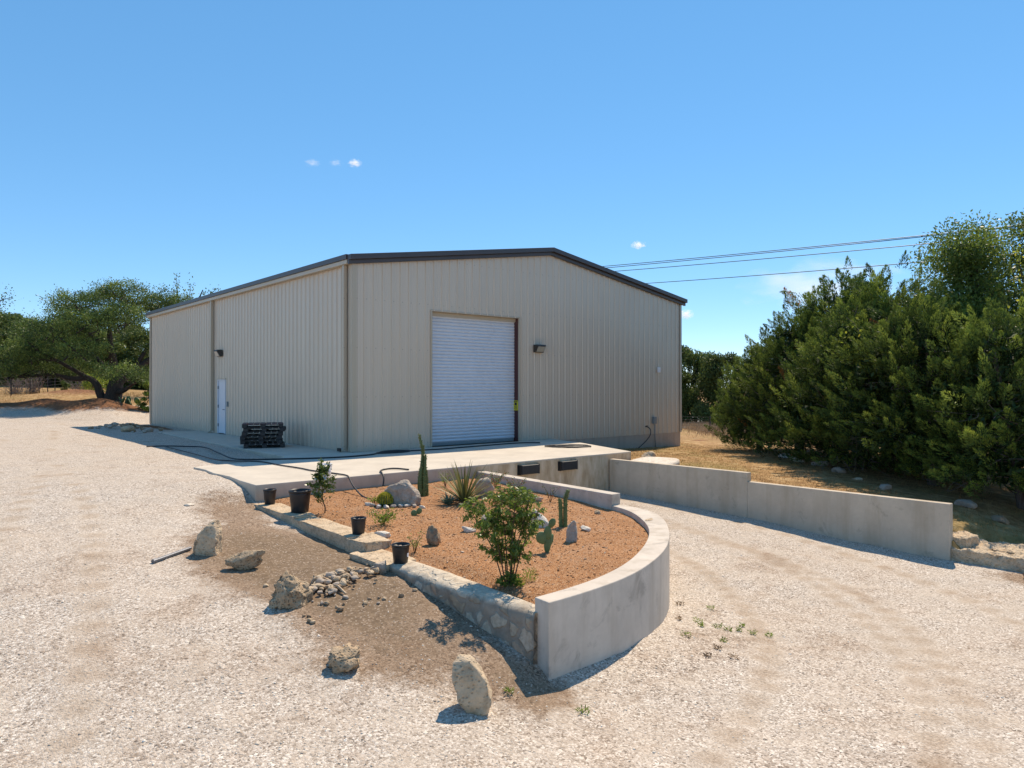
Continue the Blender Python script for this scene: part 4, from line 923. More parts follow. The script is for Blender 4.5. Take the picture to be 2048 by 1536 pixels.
# large leafy shrub at the front of the bed
T = empty('shrub',(-4.30,-11.85,bz(-4.3,-11.85)),R(CR),'large leafy green shrub with several stems at the bed front','shrub')
mb = MB(); c = []; d = []; rn = []
stems = [(-.52,.05,.98),(-.34,-.1,1.05),(-.12,.1,1.1),(.06,-.08,1.14),(.24,.08,1.10),(.36,-.02,.98),(-.2,.3,1.0),(.12,.3,1.04)]
for (x,y,h) in stems:
    b = np.array([x*.12-.02,y*.14,-.03]); e = np.array([x,y,h]); m1 = b+(e-b)*.45+np.array([-x*.10,0,.0])
    pth = smooth_path([b,m1,b+(e-b)*.75,e],6); mb.tube(pth,np.linspace(.010,.003,len(pth)),6)
    for k in range(22):
        t = rng.uniform(.24,1.0); p = pth[int(t*(len(pth)-1))]; a = rng.uniform(0,2*PI); l = rng.uniform(.10,.24)*(1.0 if t<.9 else .7); q = p+np.array([l*math.cos(a),l*math.sin(a)*.9,rng.uniform(.0,.12)])
        mb.tube([p,(p+q)/2+np.array([0,0,.02]),q],[.004,.003,.0015],4)
        nl = int(30*(1.3-.55*t))+6
        for j in range(nl):
            tt = rng.uniform(.2,1.05); pp = p+(q-p)*tt+rng.normal(0,.018,3); c.append(pp+np.array([0,0,-.02])); droop = rng.uniform(.3,1.3) if t<.85 else rng.uniform(-.5,.6)
            dv = np.array([math.cos(a+rng.normal(0,1)),math.sin(a+rng.normal(0,1)),-droop]); d.append(dv); rn.append(np.clip(rng.uniform(0,.8)*(.7+.4*t),0,1) if rng.uniform()>.02 else 1)
mb.build('stem',M['stem'],T,smooth=True)
n = len(c); leafcloud('foliage',c,d,rng.uniform(.04,.075,n),rng.uniform(.014,.024,n),M['shrubleaf'],T,np.array(rn))
k = 320; a = rng.uniform(0,2*PI,k); r_ = rng.uniform(0,1,k)**.6*.17; c = np.stack([r_*np.cos(a),r_*np.sin(a)-.02,rng.uniform(0,1,k)*.17*(1.1-r_/.2)],-1); d = np.stack([np.cos(a),np.sin(a),rng.uniform(0,1.2,k)],-1)
leafcloud('basal_foliage',c,d,rng.uniform(.04,.08,k),rng.uniform(.02,.03,k),M['shrubleaf'],T)
k = 200; a = rng.uniform(0,2*PI,k); r_ = rng.uniform(0,1,k)**.6*.11; c = np.stack([.17+r_*np.cos(a),.05+r_*np.sin(a),rng.uniform(0,1,k)*.15],-1); d = np.stack([np.cos(a)*.5,np.sin(a)*.5,rng.uniform(.3,1.2,k)],-1)
T2 = empty('small_shrub',(-4.30+.13,-11.85-.06,bz(-4.2,-11.9)),R(CR),'low feathery light green plant at the foot of the large shrub','shrub')
leafcloud('foliage',c-np.array([.08,0,0]),d,rng.uniform(.02,.04,k),rng.uniform(.006,.012,k),M['limeleaf'],T2)

def small_shrub(x,y,r,h,n,mat,label,L=(.03,.06),stems=5,name='small_shrub',airy=.0,cat='shrub'):
    T = empty(name,(x,y,bz(x,y)),R(CR),label,cat); mb = MB(); c = []; d = []
    for s in range(stems):
        a = 2*PI*s/stems+rng.uniform(-.4,.4); e = np.array([r*.8*math.cos(a),r*.8*math.sin(a),h*rng.uniform(.7,1)])
        mb.tube([(0,0,-.03),e*np.array([.4,.4,.55]),e],[.005,.004,.002],5)
        for k in range(n//stems):
            t = rng.uniform(.3,1.08); p = e*np.array([t**1.3,t**1.3,t])+rng.normal(0,r*.22*(1-airy*.5),3)*np.array([1,1,.6]); p[2] = max(p[2],.01); c.append(p); d.append(unit(e)+rng.normal(0,.6,3))
    mb.build('stem',M['stem'],T,smooth=True); leafcloud('foliage',c,d,rng.uniform(*L,len(c)),rng.uniform(L[0]*.35,L[1]*.4,len(c)),mat,T); return T
small_shrub(-3.93,-8.25,.24,.24,520,M['limeleaf'],'bright green low shrub behind the third black pot',(.03,.055),9)
small_shrub(-4.36,-9.85,.16,.27,70,M['shrubleaf'],'twiggy sparse little plant near the nearest pot',(.03,.05),5,airy=1)
small_shrub(-3.1,-6.52,.13,.12,120,M['limeleaf'],'tiny green plant left of the barrel cactus',(.03,.05),5)
small_shrub(-.75,-5.55,.16,.36,240,M['limeleaf'],'yellow green shrub by the slab behind the yucca',(.02,.035),6)
small_shrub(.02,-6.35,.3,.36,380,M['flower'],'red flowered herb at the far end of the inner wall',(.03,.05),8,'flowering_herb',1,'herb')
small_shrub(-.15,-7.2,.28,.34,260,M['flower'],'red flowered herb midway along the inner wall',(.03,.05),7,'flowering_herb',1,'herb')
small_shrub(-.2,-8.3,.22,.36,110,M['flower'],'thin sparse herb beside the long white rock',(.02,.04),5,'flowering_herb',1,'herb')
small_shrub(-1.2,-8.0,.3,.26,380,M['flower'],'leafy herb between the yucca and the large shrub',(.03,.05),8,'flowering_herb',.5,'herb')

# columnar spiny cactus clump and its small twin
def spiny_column(x,y,stems,label,r=.03):
    T = empty('columnar_cactus',(x,y,bz(x,y)),R(CR),label,'cactus')
    for pts in stems:
        P = smooth_path(pts,8); rad = np.linspace(r,r*.72,len(P)); rad[-1] = r*.25
        mb = MB(); mb.tube(P,rad,8); st = mb.build('stem',M['cactus'],T,smooth=True)
        n = int(110*np.linalg.norm(P[-1]-P[0])/.25); k = rng.integers(0,len(P),n); a = rng.uniform(0,2*PI,n); o_ = np.stack([np.cos(a),np.sin(a),np.zeros(n)],-1)
        c = P[k]+o_*(rad[k]*1.05)[:,None]+rng.normal(0,.008,(n,3)); leafcloud('needles',c,o_+np.array([0,0,.7])+rng.normal(0,.2,(n,3)),rng.uniform(.025,.045,n),.012,M['spine'],st)
spiny_column(-1.78,-6.20,[[(-.05,0,-.05),(-.045,0,.4),(.0,0,.85),(-.02,0,1.02),(-.07,0,1.25)],[(.0,.03,-.05),(.0,.03,.5),(.01,.02,1.02)],[(.06,0,-.05),(.06,0,.4),(.05,0,.80)],[(.03,-.05,-.05),(.04,-.05,.4),(.065,-.03,.84)],[(-.03,-.06,-.05),(-.03,-.06,.35),(-.01,-.04,.66)],[(-.08,.02,-.05),(-.075,.02,.3),(-.045,.02,.56)],[(.09,.03,-.05),(.085,.03,.3),(.07,.02,.5)]],'tallest green columnar cactus clump near the slab',.03)
spiny_column(-1.70,-10.14,[[(-.03,0,-.05),(-.035,0,.3),(-.05,0,.46)],[(.04,0,-.05),(.04,0,.3),(.05,.0,.48),(.09,0,.6)]],'small two stemmed spiny cactus behind the pointed rock',.036)
# barrel cactus
T = empty('barrel_cactus',(-3.04,-6.84,bz(-3.04,-6.84)),0,'round yellow spined barrel cactus ringed with stones','cactus')
nu,nv = 72,18; V = []
for i in range(nv+1):
    ph = PI*i/nv
    for k in range(nu):
        a = 2*PI*k/nu; r_ = .125*(1+.09*math.cos(18*a)*math.sin(ph)); V.append((r_*math.sin(ph)*math.cos(a),r_*math.sin(ph)*math.sin(a),.11+.115*math.cos(ph)))
idx = np.arange((nv+1)*nu).reshape(nv+1,nu); F = np.stack([idx[:-1],idx[1:],np.roll(idx,-1,1)[1:],np.roll(idx,-1,1)[:-1]],-1).reshape(-1,4)
mesh_np('body',V,F,M['cactus'],T,smooth=True)
n = 3200; a = 2*PI*rng.integers(0,18,n)/18+rng.normal(0,.03,n); ph = np.arccos(rng.uniform(-.35,1,n)); o_ = np.stack([np.sin(ph)*np.cos(a),np.sin(ph)*np.sin(a),np.cos(ph)],-1)
leafcloud('needles',o_*.142+np.array([0,0,.11]),o_*.5+rng.normal(0,.8,(n,3)),rng.uniform(.025,.05,n),.011,M['yspine'],T)
# yucca and agave
def rosette(name,x,y,n,L,W,mat,label,cat,updist,curve=.15):
    T = empty(name,(x,y,bz(x,y)),R(CR),label,cat); V = []; F = []; rn = []
    for k in range(n):
        a = 2.39996*k+rng.uniform(-.2,.2); el = updist(k/n); l = L*rng.uniform(.75,1.1); o_ = np.array([math.cos(a),math.sin(a),0]); sd_ = np.array([-math.sin(a),math.cos(a),0])
        pts = []; w_ = []
        for t in np.linspace(0,1,6):
            ang = el-curve*t; pts.append(o_*(.02+l*t*math.cos(ang))+np.array([0,0,.02+l*t*math.sin(ang)])); w_.append(W*(1-t)**.7*(1 if t>.1 else .8)+.001)
        b = len(V)
        for p,ww in zip(pts,w_): V += [p+sd_*ww,p+np.array([0,0,-ww*.5]),p-sd_*ww]
        for i in range(5):
            q = b+3*i; F += [(q,q+1,q+4,q+3),(q+1,q+2,q+5,q+4)]
        rn += [rng.uniform(0,1)]*10
    mesh_np('blades',V,F,mat,T,rnd=rn); return T
T = rosette('yucca',-1.62,-7.40,80,.84,.022,M['yucca'],'spiky olive green yucca in the middle of the bed','yucca',lambda t: R(80-62*t**1.2+rng.uniform(-6,6)),.12)
n = 34; a = rng.uniform(0,2*PI,n); d = np.stack([np.cos(a),np.sin(a),rng.uniform(-.12,.12,n)],-1); V,F = kites(d*.3+np.array([0,0,.06]),d,.5,.02); mesh_np('dead_blades',V,F,M['brownstraw'],T,rnd=rng.uniform(0,1,n))
rosette('agave',-2.02,-7.42,30,.24,.03,M['agave'],'small blue green agave beside the yucca','agave',lambda t: R(75-60*t),.1)
# prickly pears
def padpear(x,y,pads,label,name='prickly_pear'):
    T = empty(name,(x,y,bz(x,y)),R(CR),label,'cactus')
    for (px_,py_,pz_,w_,h_,tilt,yaw) in pads:
        V,F = ico(3); V = V*np.array([w_/2,.018,h_/2]); taper = 1-.28*np.clip(-V[:,2]/(h_/2),0,1); V[:,0] *= taper; V[:,2] += h_/2
        V = V@np.array(Euler((0,R(tilt),R(yaw))).to_matrix()).T+np.array([px_,py_,pz_]); p = mesh_np('pad',V,F,M['pad'],T,smooth=True)
        n = 60; s = rng.uniform(-.9,.9,(n,2)); s = s[(s**2).sum(1)<.95]; m = len(s); c = np.stack([s[:,0]*w_/2,np.sign(rng.normal(size=m))*.017,s[:,1]*h_/2+h_/2],-1); dd_ = np.stack([rng.normal(0,.5,m),np.sign(c[:,1]),rng.normal(0,.5,m)],-1)
        Rm = np.array(Euler((0,R(tilt),R(yaw))).to_matrix()).T; V,F = kites((c@Rm)+np.array([px_,py_,pz_]),dd_@Rm,.018,.005); mesh_np('needles',V,F,M['spine'],p,rnd=np.ones(m))
padpear(-3.0,-11.12,[(0,0,-.03,.10,.24,4,0),(-.02,0,.12,.17,.19,-32,15),(.01,0,.16,.12,.21,2,-20),(.05,0,.09,.075,.17,20,50),(.04,0,.34,.10,.15,26,-5)],'prickly pear cactus of five pads beside the leafy shrub')
padpear(-3.05,-7.85,[(0,0,-.02,.12,.12,-10,10),(.05,.02,.02,.10,.12,25,-10)],'tiny two pad prickly pear below the slab boulder')
# weeds on the ramp gravel
wl = []
for i,(x,y) in enumerate([(-.8,-12.31),(-1.47,-12.55),(-1.6,-12.70),(-1.4,-12.82),(-1.39,-12.98),(-1.28,-13.08),(-1.04,-12.98),(-1.21,-13.24),(-1.12,-13.43),(-2.2,-12.87),(-1.86,-13.22),(-2.23,-13.36),(-2.3,-13.63),(-1.05,-11.95),(-1.70,-12.40),(-2.56,-13.44),(-5.40,-13.1),(-4.91,-13.61)]):
    br = i in (11,12,13,14,15); n = 46; rad = rng.uniform(.04,.075); a = rng.uniform(0,2*PI,n); r_ = rng.uniform(0,1,n)**.6*rad; c = np.stack([r_*np.cos(a),r_*np.sin(a),rng.uniform(.0,.05,n)],-1); d = np.stack([np.cos(a),np.sin(a),rng.uniform(.2,1.2,n)],-1)
    V,F = kites(c,d,rng.uniform(.02,.05,n),rng.uniform(.008,.016,n)); o = mesh_np('weed',V,F,M['brownstraw' if br else 'limeleaf'],rnd=rng.uniform(0,1,n),loc=(x,y,hz(x,y)))
    if i==16: tag(o,'green weed tuft beside the leaning slab stone','weed','weeds in the gravel')
    elif i==17: tag(o,'lone green weed tuft in front of the curved wall corner','weed','weeds in the gravel')
    else: tag(o,'dry brown weed tuft in the ramp gravel by the curved wall' if br else 'small green weed tuft in the ramp gravel by the curved wall','weed','weeds in the gravel')

# ------------------------------------------------------------------ trees
def limb(mb, pts, r0, r1, seg=7):
    P = smooth_path(pts,5); mb.tube(P,np.linspace(r0,r1,len(P)),seg,cap=False); return P

def juniper_parts(seed, h=5.0, r=2.2, skirt=.12, nplume=480, nsp=150, lean=(0,0)):
    """returns (crown verts, faces, rnd), trunk MB, twig MB"""
    global rng
    keep_ = rng; rng = np.random.default_rng(seed)
    ph = rng.uniform(0,6.28,4); lob = lambda a,t: 1+.16*np.sin(3*a+ph[0]+t*4)+.12*np.sin(5*a+ph[1]-t*6)+.08*np.sin(9*a+ph[2])
    prof = lambda t: r*np.minimum(1,(t/.12+.5))**.6*(1-t**2.3)**.7*1.06
    t = rng.beta(1.05,1.2,nplume); a = rng.uniform(0,2*PI,nplume); fr_ = rng.uniform(.35,1,nplume)**.5
    R_ = prof(t)*lob(a,t)*fr_; base = np.stack([R_*np.cos(a)+lean[0]*t,R_*np.sin(a)+lean[1]*t,.0+skirt+t*(h*.94-skirt)*(.95+.07*rng.normal(size=nplume))],-1)
    up = .6+.35*t; ax = unit(np.stack([np.cos(a)*(1.05-.6*t),np.sin(a)*(1.05-.6*t),up],-1)+rng.normal(0,.22,(nplume,3)))
    PL = rng.uniform(.4,.85,nplume)*(1-.35*np.clip((t-.55)/.4,0,1)); PR = rng.uniform(.13,.24,nplume)
    N = nplume*nsp; k = np.repeat(np.arange(nplume),nsp); s = rng.uniform(0,1,N)**.8; o_ = rng.normal(size=(N,3)); o_ -= (o_*ax[k]).sum(1,keepdims=True)*ax[k]; o_ = unit(o_)
    rad = PR[k]*(1-s)**.6*rng.uniform(.2,1,N)**.5
    c = base[k]+ax[k]*(s*PL[k])[:,None]+o_*rad[:,None]; d = ax[k]+o_*.55+rng.normal(0,.2,(N,3))
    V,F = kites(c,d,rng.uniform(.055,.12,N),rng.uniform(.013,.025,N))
    pr = rng.uniform(0,1,nplume); rn = np.clip(-.02+.5*pr[k]**1.4+.42*s+rng.uniform(-.15,.15,N),0,.965)  # sunlit tips and shaded plume bases painted into the leaf tone
    red = rng.uniform(0,1,nplume) > .995; rn[red[k]] = 1
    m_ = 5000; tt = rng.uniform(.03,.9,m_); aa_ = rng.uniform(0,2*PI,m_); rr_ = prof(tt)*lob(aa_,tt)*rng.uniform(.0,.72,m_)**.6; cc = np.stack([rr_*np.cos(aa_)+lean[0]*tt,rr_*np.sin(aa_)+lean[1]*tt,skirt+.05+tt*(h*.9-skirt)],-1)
    V2,F2 = kites(cc,rng.normal(size=(m_,3))+np.array([0,0,.5]),rng.uniform(.16,.3,m_),rng.uniform(.05,.09,m_)); F = np.concatenate([F,F2+len(V)]); V = np.concatenate([V,V2]); rn = np.concatenate([rn,rng.uniform(0,.2,m_)])  # inner leaves added to block light, crown shade painted in as dark tone
    tm = MB(); tw = MB(); stems = []
    for j in range(4):
        a0 = rng.uniform(0,2*PI); q = rng.uniform(.2,.5)*r; P = limb(tm,[(.08*math.cos(a0),.08*math.sin(a0),-.15),(q*.35*math.cos(a0),q*.35*math.sin(a0),h*.3),(q*math.cos(a0+.4)+lean[0]*.6,q*math.sin(a0+.4)+lean[1]*.6,h*.75)],.11,.03); stems.append(P)
    for j in range(70):
        i = rng.integers(0,nplume); P = stems[rng.integers(0,4)]; b = base[i]; q = P[min(range(len(P)),key=lambda m: abs(P[m][2]-b[2]*.75))]
        limb(tm if j<22 else tw,[q,(q+b)/2+rng.normal(0,.14,3),b*.97],.028 if j<22 else .014,.006,5)
    for j in range(60):
        i = rng.integers(0,nplume); b = base[i]*np.array([.75,.75,.9]); 
        limb(tw,[b,b+rng.normal(0,.2,3),b+rng.normal(0,.38,3)],.009,.003,4)
    rng = keep_
    return (V,F,rn),tm,tw
_jun = {}
def juniper(x,y,h,r,variant,label,rz=0.0,z=None):
    T = empty('juniper_tree',(x,y,(hz(x,y) if z is None else z)),rz,label,'juniper','juniper trees right of the ramp')
    if variant not in _jun:
        (V,F,rn),tm,tw = juniper_parts(200+variant,5.2,2.3,skirt=[.1,.45,.8][variant%3],lean=[(0,0),(.3,-.2),(-.2,.3)][variant%3])
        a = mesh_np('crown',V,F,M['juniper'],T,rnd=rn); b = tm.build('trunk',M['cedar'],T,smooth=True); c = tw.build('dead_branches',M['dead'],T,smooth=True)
        _jun[variant] = (a,b,c)
    else:
        for p in _jun[variant]: c = p.copy(); COL.objects.link(c); c.parent = T
    T.scale = (r/2.3,r/2.3,h/5.2); return T
for (x,y,h,r,v_,rz,lab) in [
  (15.1,-4.0,4.2,1.75,0,.3,'smallest juniper at the left end of the row nearest the warehouse'),
  (14.2,-6.1,5.3,2.3,1,1.1,'juniper second from the left with low sweeping branches'),
  (16.6,-6.4,6.9,2.8,2,2.0,'tall dark juniper rising above the row behind the others'),
  (12.5,-8.8,5.3,2.5,0,2.6,'broad olive juniper in the middle front of the row'),
  (14.6,-8.8,6.4,2.7,1,4.0,'tall juniper behind the broad olive one'),
  (11.5,-11.2,5.3,2.4,2,.7,'olive juniper right of the broad middle one'),
  (13.2,-11.2,5.7,2.6,0,5.0,'juniper standing behind under the leafy elm'),
  (10.7,-13.5,5.1,2.3,1,3.1,'juniper at the right edge facing the wall end'),
  (18.6,-9.8,7.0,2.8,1,.2,'rearmost juniper glimpsed above the middle of the row'),
  (17.8,-5.2,4.8,1.9,2,5.2,'round juniper behind the smallest one near the road'),
  (10.9,-15.9,5.2,2.3,2,4.4,'juniper beyond the right edge of the row')]:
    juniper(x,y,h,r,v_,lab,rz)

def broadleaf(name, loc, rz, h, r, seed, leafmat, label, group, nl=9000, L=(.05,.09), open_=.6, barkm='bark', trunk_h=.3, spread=1.0):
    global rng
    keep_ = rng; rng = np.random.default_rng(seed)
    T = empty(name,loc,rz,label,'tree',group); mb = MB(); tips = []
    tp = limb(mb,[(0,0,-.2),(.05*h*.1,0,h*trunk_h*.5),(rng.normal(0,.05)*h,rng.normal(0,.05)*h,h*trunk_h)],h*.03,h*.02,9); e = tp[-1]
    for k in range(9):
        a = 2*PI*k/9+rng.uniform(-.3,.3); rr_ = r*rng.uniform(.35,.9); q = np.array([rr_*math.cos(a)*spread,rr_*math.sin(a)*spread,h*rng.uniform(.55,.97)-.25*h*(rr_/r)**2])
        P = limb(mb,[e*rng.uniform(.8,1),e+(q-e)*.45+np.array([0,0,.04*h]),q],h*.013,h*.004,6); 
        for j in range(9):
            p = P[rng.integers(len(P)//3,len(P))]; t = p+rng.normal(0,1,3)*np.array([r*.26,r*.26,h*.10])+np.array([0,0,h*.03]); limb(mb,[p,(p+t)/2+rng.normal(0,.05,3)*r*.3,t],h*.004,h*.0015,4); tips.append((p,t))
    mb.build('trunk',M[barkm],T,smooth=True)
    c = []; d = []; m = max(1,nl//len(tips))
    for p,t in tips:
        s = rng.uniform(.15,1.1,m)[:,None]; c.append(p+(t-p)*s+rng.normal(0,1,(m,3))*np.array([r,r,h*.7])*.075*(1.2-open_)*1.5); d.append(unit(t-p)+rng.normal(0,.8,(m,3)))
    c = np.concatenate(c); d = np.concatenate(d); n = len(c); pr = np.repeat(rng.uniform(0,.5,len(tips)),m)
    leafcloud('crown',c,d,rng.uniform(*L,n),rng.uniform(L[0]*.5,L[1]*.55,n),leafmat,T,np.clip(pr+rng.uniform(0,.55,n),0,1)); rng = keep_
    return T
EX,EY = -9.928+(1958-1024)/1425*21*.7547+21*.6561, -18.347-(1958-1024)/1425*21*.6561+21*.7547
ELMS = [(EX,EY,hz(EX,EY),7.7,2.9,301,'airy green elm rising above the junipers near the right edge'),(EX+1.7,EY-2.0,hz(EX+1.7,EY-2.0),9.3,3.0,303,'tallest green elm cut off by the right edge')]
broadleaf('elm_tree',(12.4,-14.0,hz(12.4,-14.0)),1,7.0,1.5,302,M['yellowleaf'],'yellow green elm in front of the taller airy elm',None,3600,(.07,.12),.7,trunk_h=.4)
# yellow green vine leaves spread over the junipers
T = empty('vine',(12.2,-8.9,hz(12.2,-8.9)),R(CR),'bright yellow green vine leaves scattered over the middle junipers','vine')
c = []; 
for (u_,z_,dp) in [(-.9,4.5,-1.2),(-.6,4.1,-1.4),(.3,4.4,-1.3),(.5,4.1,-1.5),(-1.2,3.9,-1.5),(1.2,4.6,-.9),(.9,3.9,-1.6),(1.6,4.4,-1.1),(-.2,3.2,-1.9),(2.0,4.2,-1.0)]:
    k = rng.integers(5,14); c.append(np.stack([u_+rng.normal(0,.14,k),dp+rng.normal(0,.12,k),z_+rng.normal(0,.13,k)],-1))
c = np.concatenate(c); n = len(c); leafcloud('leaves',c,rng.normal(size=(n,3)),rng.uniform(.08,.13,n),rng.uniform(.07,.11,n),M['yellowleaf'],T)
mb = MB(); limb(mb,[(0,-.3,0),(.1,-.6,1.5),(-.2,-1.0,3),(-.6,-1.3,4.1),(-.9,-1.2,4.5)],.015,.004,5); limb(mb,[(-.2,-1.0,3),(.5,-1.3,3.8),(1.2,-1.0,4.5),(2,-1,4.2)],.008,.003,5); mb.build('stem',M['dead'],T,smooth=True)

# live oak on the left
OX,OY = .78,33.3; sc_o = 46/1425
T = empty('live_oak',(OX,OY,hz(OX,OY)-.05),R(CR),'big spreading live oak beyond the far left corner of the warehouse','tree')
o2 = lambda px,py,dep=0: np.array([(px-228)*sc_o,dep,(806-py)*sc_o])
mb = MB(); trunk = limb(mb,[o2(228,812),o2(228,790),o2(232,770),o2(236,748)],.62,.42,10)
limbs = [([o2(222,805),o2(212,790),o2(203,772),o2(197,755),o2(180,742),o2(150,743),o2(110,735),o2(60,738),o2(20,742)],.32,.05),
 ([o2(234,755),o2(225,745,.5),o2(200,728,1),o2(170,700,1.5),o2(130,680,2)],.26,.06),([o2(236,750),o2(240,715,-.5),o2(242,680,-1),o2(240,640,-1),o2(250,600,-1)],.30,.06),
 ([o2(238,750),o2(262,728,.5),o2(285,705,1),o2(310,690,1.5),o2(340,680,2)],.30,.06),([o2(240,770),o2(270,765,-1),o2(300,755,-2),o2(325,750,-3)],.2,.05),
 ([o2(241,690,-1),o2(220,660,-2),o2(200,640,-3),o2(185,620,-3)],.14,.04),([o2(262,728,.5),o2(275,690,1),o2(285,650,2),o2(300,610,2)],.16,.04),([o2(180,742),o2(150,715,-1),o2(120,690,-2),o2(90,660,-2)],.14,.04),([o2(110,735),o2(90,715,1),o2(60,700,1),o2(30,690,1)],.1,.03)]
for pts,a,b in limbs: limb(mb,pts,a,b,8)
pads = [(28,695,48,22,1),(60,665,42,20,2),(105,640,50,24,2),(70,725,60,18,0),(25,730,40,16,0),(120,690,60,24,-2),(150,615,42,22,0),(190,600,48,24,-2),(170,650,60,28,-3),(215,690,60,26,-3),(140,725,50,20,1),(230,585,40,20,0),(262,572,42,22,-1),(300,590,42,26,1),(280,625,50,28,-2),(235,640,55,26,-3),(320,630,40,30,2),(330,680,40,34,2),(285,690,40,24,2),(180,575,25,12,1),(300,735,45,20,-3),(90,700,60,20,-1),(205,625,50,26,2),(110,665,50,24,-1),(40,640,26,16,1),(330,590,26,18,2),(262,600,40,22,2)]
c = []; d = []; rn = []
for (px,py,rx,ry,dp) in pads:
    ctr = o2(px,py,dp); k = int(16+rx*ry/32)
    for j in range(k):
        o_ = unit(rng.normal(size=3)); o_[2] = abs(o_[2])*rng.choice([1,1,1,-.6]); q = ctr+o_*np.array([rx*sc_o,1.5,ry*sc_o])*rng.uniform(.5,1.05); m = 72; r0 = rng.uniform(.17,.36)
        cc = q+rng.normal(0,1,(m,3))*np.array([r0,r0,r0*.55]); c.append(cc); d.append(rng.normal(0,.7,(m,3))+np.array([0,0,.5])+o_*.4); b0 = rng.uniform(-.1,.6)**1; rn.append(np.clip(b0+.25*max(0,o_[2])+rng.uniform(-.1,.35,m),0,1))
    for j in range(3): limb(mb,[ctr+np.array([rng.normal(0,.6),rng.normal(0,.4),-ry*sc_o*.8]),ctr+rng.normal(0,.3,3),ctr+np.array([rng.normal(0,.8),0,ry*sc_o])],.05,.012,4)
mb.build('trunk',M['bark'],T,smooth=True)
c = np.concatenate(c); d = np.concatenate(d); n = len(c); leafcloud('crown',c,d,rng.uniform(.08,.145,n),rng.uniform(.04,.07,n),M['oakleaf'],T,np.concatenate(rn))

def wpt(px,py,d):   # lays out the far background by viewing direction and real distance
    x = (px-1024)/1425*d; return (-9.928+x*.7547+d*.6561, -18.347-x*.6561+d*.7547)
def bushy(name, loc, h, r, seed, mat, label, cat, group, nl=9000, L=(.14,.26), trunk=.3, rz=0):
    global rng
    keep_ = rng; rng = np.random.default_rng(seed)
    T = empty(name,loc,rz,label,cat,group); mb = MB(); limb(mb,[(0,0,-.3),(.1,0,h*.3),(rng.normal(0,.2),0,h*.75)],h*.03,h*.008,7); cs_ = []
    for j in range(26):
        a = rng.uniform(0,2*PI); t = rng.beta(1.4,1.3); q = r*math.sqrt(rng.uniform(.1,1))*(1.05-t*.75)*(.6 if t<.12 else 1); cs_.append((np.array([q*math.cos(a),q*math.sin(a),h*(trunk*.6+(1-trunk*.6)*t*.93)]),r*rng.uniform(.2,.36)))
        if j<12: limb(mb,[(0,0,h*rng.uniform(.15,.5)),cs_[-1][0]*.6+np.array([0,0,h*.1]),cs_[-1][0]],h*.012,h*.004,5)
    mb.build('trunk',M['bark'],T,smooth=True); m = nl//26; c = []; d = []; rn = []
    for q,rr_ in cs_:
        o_ = unit(rng.normal(size=(m,3))); c.append(q+o_*np.array([1,1,.7])*rr_*rng.uniform(.3,1.1,(m,1))); d.append(o_*.5+rng.normal(0,.6,(m,3))+np.array([0,0,.3])); b0 = rng.uniform(0,.45); rn.append(np.clip(b0+rng.uniform(0,.55,m),0,1))
    c = np.concatenate(c); d = np.concatenate(d); n = len(c); leafcloud('crown',c,d,rng.uniform(*L,n),rng.uniform(L[0]*.4,L[1]*.5,n),mat,T,np.concatenate(rn)); rng = keep_
    return T
def copy_tree(src, loc, rz, sc_, label):
    o = src.copy(); COL.objects.link(o); o.location = loc; o.rotation_euler = (0,0,rz); o.scale = sc_; o['label'] = label
    for ch in list(src.children):
        c = ch.copy(); COL.objects.link(c); c.parent = o
    return o
for x,y,z,h,r,sd_,lab in ELMS: bushy('elm_tree',(x,y,z),h,r,sd_,M['elmleaf'],lab,'tree','elms among the junipers',30000,(.07,.125),.5)
# woodland edge beyond the grass, left
G7 = 'woodland trees beyond the left grass'
ptree = []
far = [(-130,86,8.5,5.5),(-60,88,8.0,5.5),(0,80,8.4,5.2),(55,84,8.0,5.2),(100,78,7.4,5),(150,84,7.8,5.4),(195,80,7,5),(245,88,8,5.4),(290,84,7.5,5),(335,98,8.5,5.4),(390,104,9,5.5),(20,100,10,5.8),(120,104,10,5.8),(-215,90,8.6,5.6),(-310,94,9,5.8),(-420,96,8.4,5.8)]
lab7 = ['woodland tree far beyond the left edge','woodland tree at the left edge behind the fence','round woodland tree left of the live oak crown','dark woodland tree between the left edge and the oak','lower woodland tree showing under the oak branches','woodland tree behind the left half of the oak','short woodland tree behind the curved oak limb','woodland tree behind the oak trunk','woodland tree right of the oak trunk','woodland tree beside the warehouse far corner','woodland tree hidden behind the warehouse','taller rear woodland tree by the left edge','taller rear woodland tree above the oak branch','woodland tree first beyond the left edge of view','woodland tree second beyond the left edge of view','woodland tree furthest beyond the left edge of view']
for i,(px,d_,h,r) in enumerate(far):
    x,y = wpt(px,770,d_); z = hz(x,y)-.1
    if i < 3: o = bushy('woodland_tree',(x,y,z),8,4.8,400+i,M['farleaf'],lab7[i],'tree',G7,17000,(.22,.40),.0); ptree.append(o); o.scale = (r/4.8,r/4.8,h/8)
    else: copy_tree(ptree[i%3],(x,y,z),i*1.7,(r/4.8,r/4.8,h/8),lab7[i])
# sparse tall tree behind the oak, edge tree on the left
x,y = wpt(372,800,62); broadleaf('sparse_tree',(x,y,hz(x,y)),.5,10.6,3.6,410,M['oakleaf'],'thin crowned tree showing above the warehouse eave',None,5200,(.14,.24),.85,trunk_h=.45)
x,y = wpt(-62,800,44); broadleaf('edge_tree',(x,y,hz(x,y)),.5,7.4,2.6,411,M['oakleaf'],'tree at the far left edge with only its crown tip showing',None,9000,(.09,.16),.5,trunk_h=.3)
